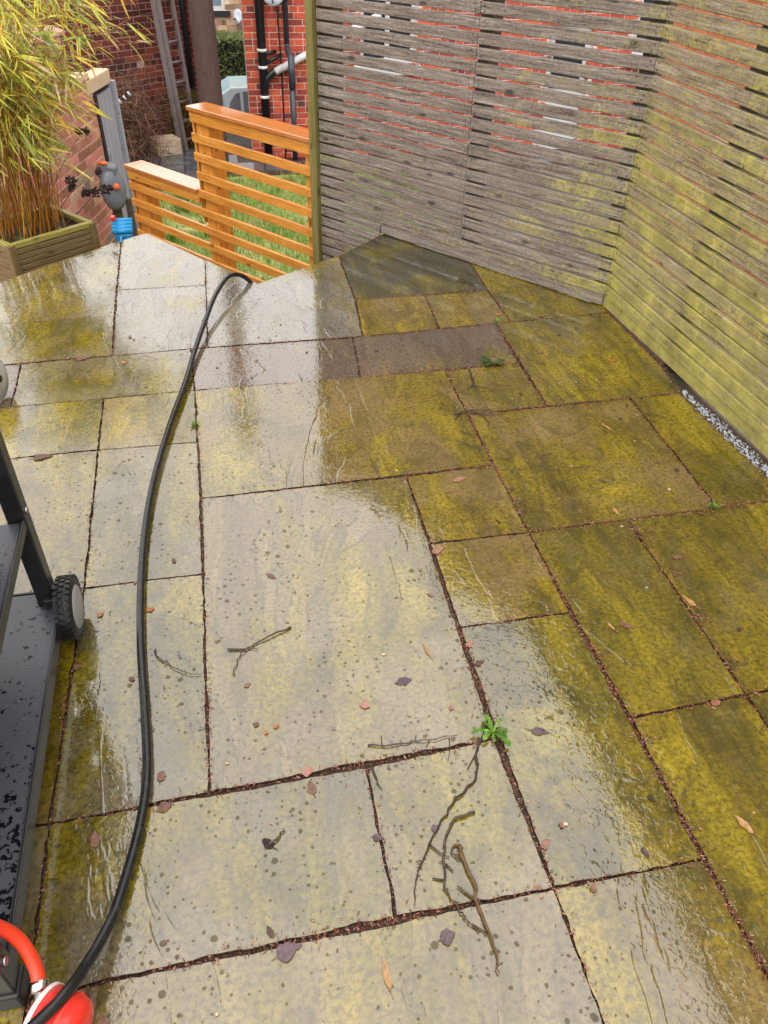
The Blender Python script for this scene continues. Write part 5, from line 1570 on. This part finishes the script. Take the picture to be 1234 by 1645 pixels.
twig('hook-shaped dark twig across the joint below the small square slab', [(0.356, 0.703), (0.315, 0.698), (0.295, .676), (0.280, .645), (0.268, .60), (0.262, .575), (0.272, .548), (0.285, .52), (0.300, .492)], [[(0.275, .618), (0.285, .602)], [(0.264, .59), (0.245, .597)], [(0.292, .508), (0.315, .488)]], .0030, seed=4)
twig('thick straight brown stick with a thin looped end on the bottom slab', [(0.312, 0.645), (0.308, 0.63), (0.312, .60), (0.313, .555), (0.312, .52), (0.318, .485), (0.316, .45), (0.313, .425)], [[(0.309, .548), (0.296, .562), (0.285, .575)], [(0.312, 0.645), (0.300, .648), (0.292, .638), (0.297, .625)]], .0042, 'twig_pale', seed=5, buds=False)
twig('thin bent twig between the hose and the long joint', [(-0.253, 1.228), (-0.25, 1.205), (-0.225, 1.178), (-0.195, 1.150), (-0.150, 1.132)], [], .0018, seed=6)
twig('branched thin twig across the joint on the golden slabs', [(0.70, 2.085), (0.76, 2.095), (0.83, 2.09)], [[(0.76, 2.093), (0.82, 2.06), (0.89, 2.075)], [(0.78, 2.08), (0.80, 2.03), (0.79, 1.99)], [(0.72, 2.088), (0.69, 2.05)]], .0030, seed=7)
twig('small crossed twig above the branched one on the golden square slab', [(0.835, 2.37), (0.825, 2.29), (0.815, 2.23)], [[(0.815, 2.26), (0.86, 2.235), (0.885, 2.20)], [(0.825, 2.27), (0.79, 2.235)]], .0028, seed=8)
twig('short dark twig below the joint at the square slab corner', [(0.176, .842), (0.184, .815), (0.190, .785)], [], .0022, seed=9, buds=False)
twig('short curved twig beside the orange leaf crumbs', [(-.035, .715), (-.022, .72), (-.008, .735)], [[(-.035, .715), (-.045, .709)]], .0030, seed=10, buds=False)

def ground_leaf(x, y, L, w, ang, mat, label, seed=0, group=None, stalk=True):
    g = random.Random(seed)
    vs, fs = leaf_shape(L, w, g.uniform(-.05, .06), 7, g.uniform(-.4, .6))
    vs = [(a + g.gauss(0, L * .025), b * g.uniform(.78, 1.15) + g.gauss(0, w * .04), c) for a, b, c in vs]
    m = MB(); ca, sa = math.cos(ang), math.sin(ang)
    zmin = min(v[2] for v in vs)
    m.add([(x + ca * (v[0] - L / 2) - sa * v[1], y + sa * (v[0] - L / 2) + ca * v[1], .0012 + (v[2] - zmin) * .5 + g.uniform(0, .0012)) for v in vs], fs, True)
    if stalk:
        m.tube([(x - ca * L / 2, y - sa * L / 2, .002), (x - ca * L * .75 + .003, y - sa * L * .75, .0022)], .0007, 4)
    return tag(m.build('fallen_leaf', M[mat], loc=(x, y, .005)), label, 'leaf', group or 'fallen leaves on the patio')
LV = [(0.195, 0.989, .024, .020, 1.2, 'pink_leaf', 'pink round leaf near the middle of the big grey slab'),
 (0.001, 0.968, .014, .010, .4, 'orange_leaf', 'orange leaf scrap, right one of the pair on the big grey slab'),
 (-0.022, 0.958, .012, .009, 1.4, 'orange_leaf', 'orange leaf scrap, left one of the pair on the big grey slab'),
 (0.053, 0.851, .026, .022, 0.3, 'pink_leaf', 'pink leaf lying on the joint below the big grey slab'),
 (0.055, 0.815, .030, .020, 1.7, 'dead_leaf', 'brown heart-shaped leaf just below the joint of the big slab'),
 (0.362, 1.112, .042, .008, 1.75, 'tan_leaf', 'slender yellow-tan leaf on the right of the big grey slab'),
 (0.133, 0.462, .052, .012, 1.6, 'tan_leaf', 'slender tan leaf on the bottom middle slab'),
 (1.052, 1.150, .045, .016, 1.9, 'tan_leaf', 'curled tan leaf on the needle-filled joint at right'),
 (0.859, 0.585, .045, .016, 2.0, 'tan_leaf', 'pale tan leaf on the mossy slab at the right edge'),
 (0.467, 1.112, .024, .019, .6, 'pink_leaf', 'pink leaf on the long joint above the dandelion'),
 (0.473, 1.055, .028, .016, .2, 'dead_leaf', 'brown wet leaf on the slab right of the dandelion joint'),
 (0.475, 1.440, .040, .020, .5, 'pink_leaf', 'pale pinkish leaf at the corner of the small golden slab'),
 (0.292, 1.034, .036, .022, .1, 'purple_leaf', 'purple wet leaf with a stalk on the big grey slab'),
 (0.377, 0.947, .016, .012, .9, 'pink_leaf', 'tiny pink leaf left of the dandelion'),
 (-0.226, 0.826, .030, .022, .3, 'dead_leaf', 'brown leaf beside the hose on the lower joint'),
 (-0.233, 0.895, .024, .018, 1.2, 'dead_leaf', 'small brown leaf right of the hose above the lower joint'),
 (-0.039, 0.718, .028, .018, 2.3, 'seed_head', 'crumpled black leaf on the lower left slab'),
 (-0.420, 1.205, .022, .014, .3, 'dead_leaf', 'dark red leaf near the barbecue wheel'),
 (-0.385, 1.36, .018, .013, .8, 'orange_leaf', 'orange leaf behind the barbecue wheel'),
 (-0.268, 1.355, .020, .015, .4, 'orange_leaf', 'orange-pink leaf touching the hose at the joint'),
 (-0.605, 2.054, .060, .030, .1, 'dead_leaf', 'large wet pinkish leaf on the joint at the left'),
 (-0.545, 2.672, .060, .028, .3, 'dead_leaf', 'wet red-brown leaf pair on the far left joint'),
 (-0.40, 2.62, .022, .016, .2, 'orange_leaf', 'small orange leaf on the far left slab'),
 (0.247, 0.498, .030, .026, .2, 'purple_leaf', 'flat purple leaf stuck on the bottom slab'),
 (0.275, 0.688, .018, .014, .2, 'purple_leaf', 'small purple leaf inside the hook of the twig'),
 (0.165, 0.690, .024, .014, -.3, 'purple_leaf', 'small slate-purple leaf left of the long twig'),
 (0.545, .855, .040, .018, -.35, 'purple_leaf', 'purple-grey leaf on the slab right of the dandelion'),
 (-0.02, 0.527, .046, .028, .3, 'purple_leaf', 'large faded purple leaf at the bottom joint'),
 (-0.350, 0.785, .034, .018, 1.7, 'dead_leaf', 'shrivelled red-brown leaf left of the hose'),
 (1.106, 1.304, .034, .018, .1, 'dead_leaf', 'brown wet leaf on the right-hand mossy slab'),
 (1.088, 2.804, .026, .018, .1, 'orange_leaf', 'orange leaf on the far golden slab by the fence'),
 (1.397, 2.353, .030, .016, .2, 'orange_leaf', 'pinkish orange leaf on the far mossy slab'),
 (0.470, 0.620, .026, .020, .5, 'dead_leaf', 'dark red leaf at the right joint of the small square slab'),
 (0.860, 1.10, .040, .018, -.6, 'dead_leaf', 'flat reddish leaf in the middle of the long mossy slab'),
 (0.955, 0.853, .026, .016, .1, 'pink_leaf', 'pale pink leaf on the joint at the right'),
 (0.820, 1.105, .030, .007, 1.9, 'tan_leaf', 'thin straw-coloured leaf on the long mossy slab'),
 (0.525, .528, .020, .012, 1.2, 'dead_leaf', 'small brown leaf under the corner of the lower right slab'),
 (0.03, 1.42, .030, .012, -.8, 'dead_leaf', 'brown stalk-like leaf on the upper left of the big slab'),
 (1.18, 1.93, .045, .010, 1.9, 'tan_leaf', 'pale straw leaf on the wide golden slab'),
 (1.02, 1.515, .034, .010, 1.6, 'tan_leaf', 'pale straw leaf at the foot of the wide golden slab'),
 (1.045, 1.655, .030, .010, -.5, 'purple_leaf', 'small slate-coloured leaf on the wide golden slab'),
 (0.30, 2.08, .030, .012, .5, 'dead_leaf', 'small brown leaf on the wide slab left of the joint'),
 (0.62, 1.735, .05, .02, .3, 'pink_leaf', 'pale pink leaf on the joint above the golden square slab')]
for i, (x, y, L, w, a, mk, lab) in enumerate(LV):
    ground_leaf(x, y, L, w, a, mk, lab, i)
g = random.Random(303)
for k in range(70):
    x = g.uniform(-.45, 1.5); y = g.uniform(.36, 2.9)
    if g.random() > .45 + .5 * max(0, x - .6): continue
    ground_leaf(x, y, g.uniform(.010, .024), g.uniform(.006, .014), g.uniform(0, 6.28), g.choice(['dead_leaf', 'dead_leaf', 'purple_leaf', 'seed_head', 'dead_leaf']), 'tiny dark leaf scrap scattered on the wet slabs', 900 + k, 'tiny leaf scraps on the slabs', False)

# small pale stones
g = random.Random(404)
for k in range(46):
    x = g.uniform(-.4, 1.5); y = g.uniform(.36, 2.6); s = g.uniform(.0022, .0050)
    m = MB(); vs = []; N_ = 6
    m.lathe((x, y, .0005), (0, 0, 1), [(-.001, s * .6), (s * .35, s), (s * .8, s * .75), (s * 1.1, .0)], 7)
    m.v = [(x + (v[0] - x) * 1.2 + g.uniform(-.2, .2) * s, y + (v[1] - y) * .9 + g.uniform(-.2, .2) * s, v[2]) for v in m.v]
    tag(m.build('pebble', M['cream_stone'] if k % 3 == 0 else (M['tan_leaf'] if k % 3 == 1 else M['concrete']), loc=(x, y, .003)), 'tiny pebble lying loose on the wet slabs', 'pebble', 'tiny loose pebbles on the slabs')

# dandelion in the joint
dn = thing('dandelion', 'bright green dandelion rosette growing where the joints meet', 'weed', (0.445, 0.868, 0))
g = random.Random(61)
def dandelion_leaf(L, a, lift):
    m = MB(); N_ = 9; vs = []
    d = Vector((math.cos(a), math.sin(a), 0)); sd = Vector((-d.y, d.x, 0))
    for i in range(N_ + 1):
        f = i / N_
        w = (.10 + .30 * f) * L * .5 * (1.0 if i % 2 else .42)
        if f > .85: w = L * .5 * .26 * (1 - f) / .15
        q = Vector((0.445, 0.868, .004)) + d * L * f * (1 - .1 * f) + Vector((0, 0, lift * L * math.sin(f * 2.6)))
        vs += [q - sd * w + Vector((0, 0, .12 * w)), q, q + sd * w + Vector((0, 0, .12 * w))]
    fs = []
    for i in range(N_):
        b = i * 3; fs += [(b, b + 1, b + 4, b + 3), (b + 1, b + 2, b + 5, b + 4)]
    m.add(vs, fs, True); m.build('leaf', M['weed_leaf'], dn)
for k in range(13):
    dandelion_leaf(g.uniform(.020, .040), k * 6.283 / 13 * 2 + g.gauss(0, .25), g.uniform(.15, .7))
dandelion_leaf(.048, 1.75, .35); dandelion_leaf(.055, -1.05, .2); dandelion_leaf(.052, 3.05, .25); dandelion_leaf(.040, .7, .4)

rs = blade_clump('rosette_weed', 'reddish green rosette weed on the far joint by the golden slab', 'weed', (0.935, 2.405, .003), 26, .010, .028, .055, .016, M['rosette'], 'leaf', 63, droop=1.2)
for (x, y, lab, sd) in ((-0.152, 2.165, 'tiny green seedling in the long joint beside the hose', 5), (1.315, 1.482, 'tiny round green weed on the right-hand joint', 7), (1.062, 2.735, 'tiny green moss tuft at the far joint corner', 8), (.812, 3.755, 'pale green grass tuft under the fence at the patio edge', 9)):
    blade_clump('seedling', lab, 'weed', (x, y, .001), 14, .006, .022, .022, .008, M['weed_leaf'], 'leaf', sd, 'tiny weeds in the joints', 1.0)
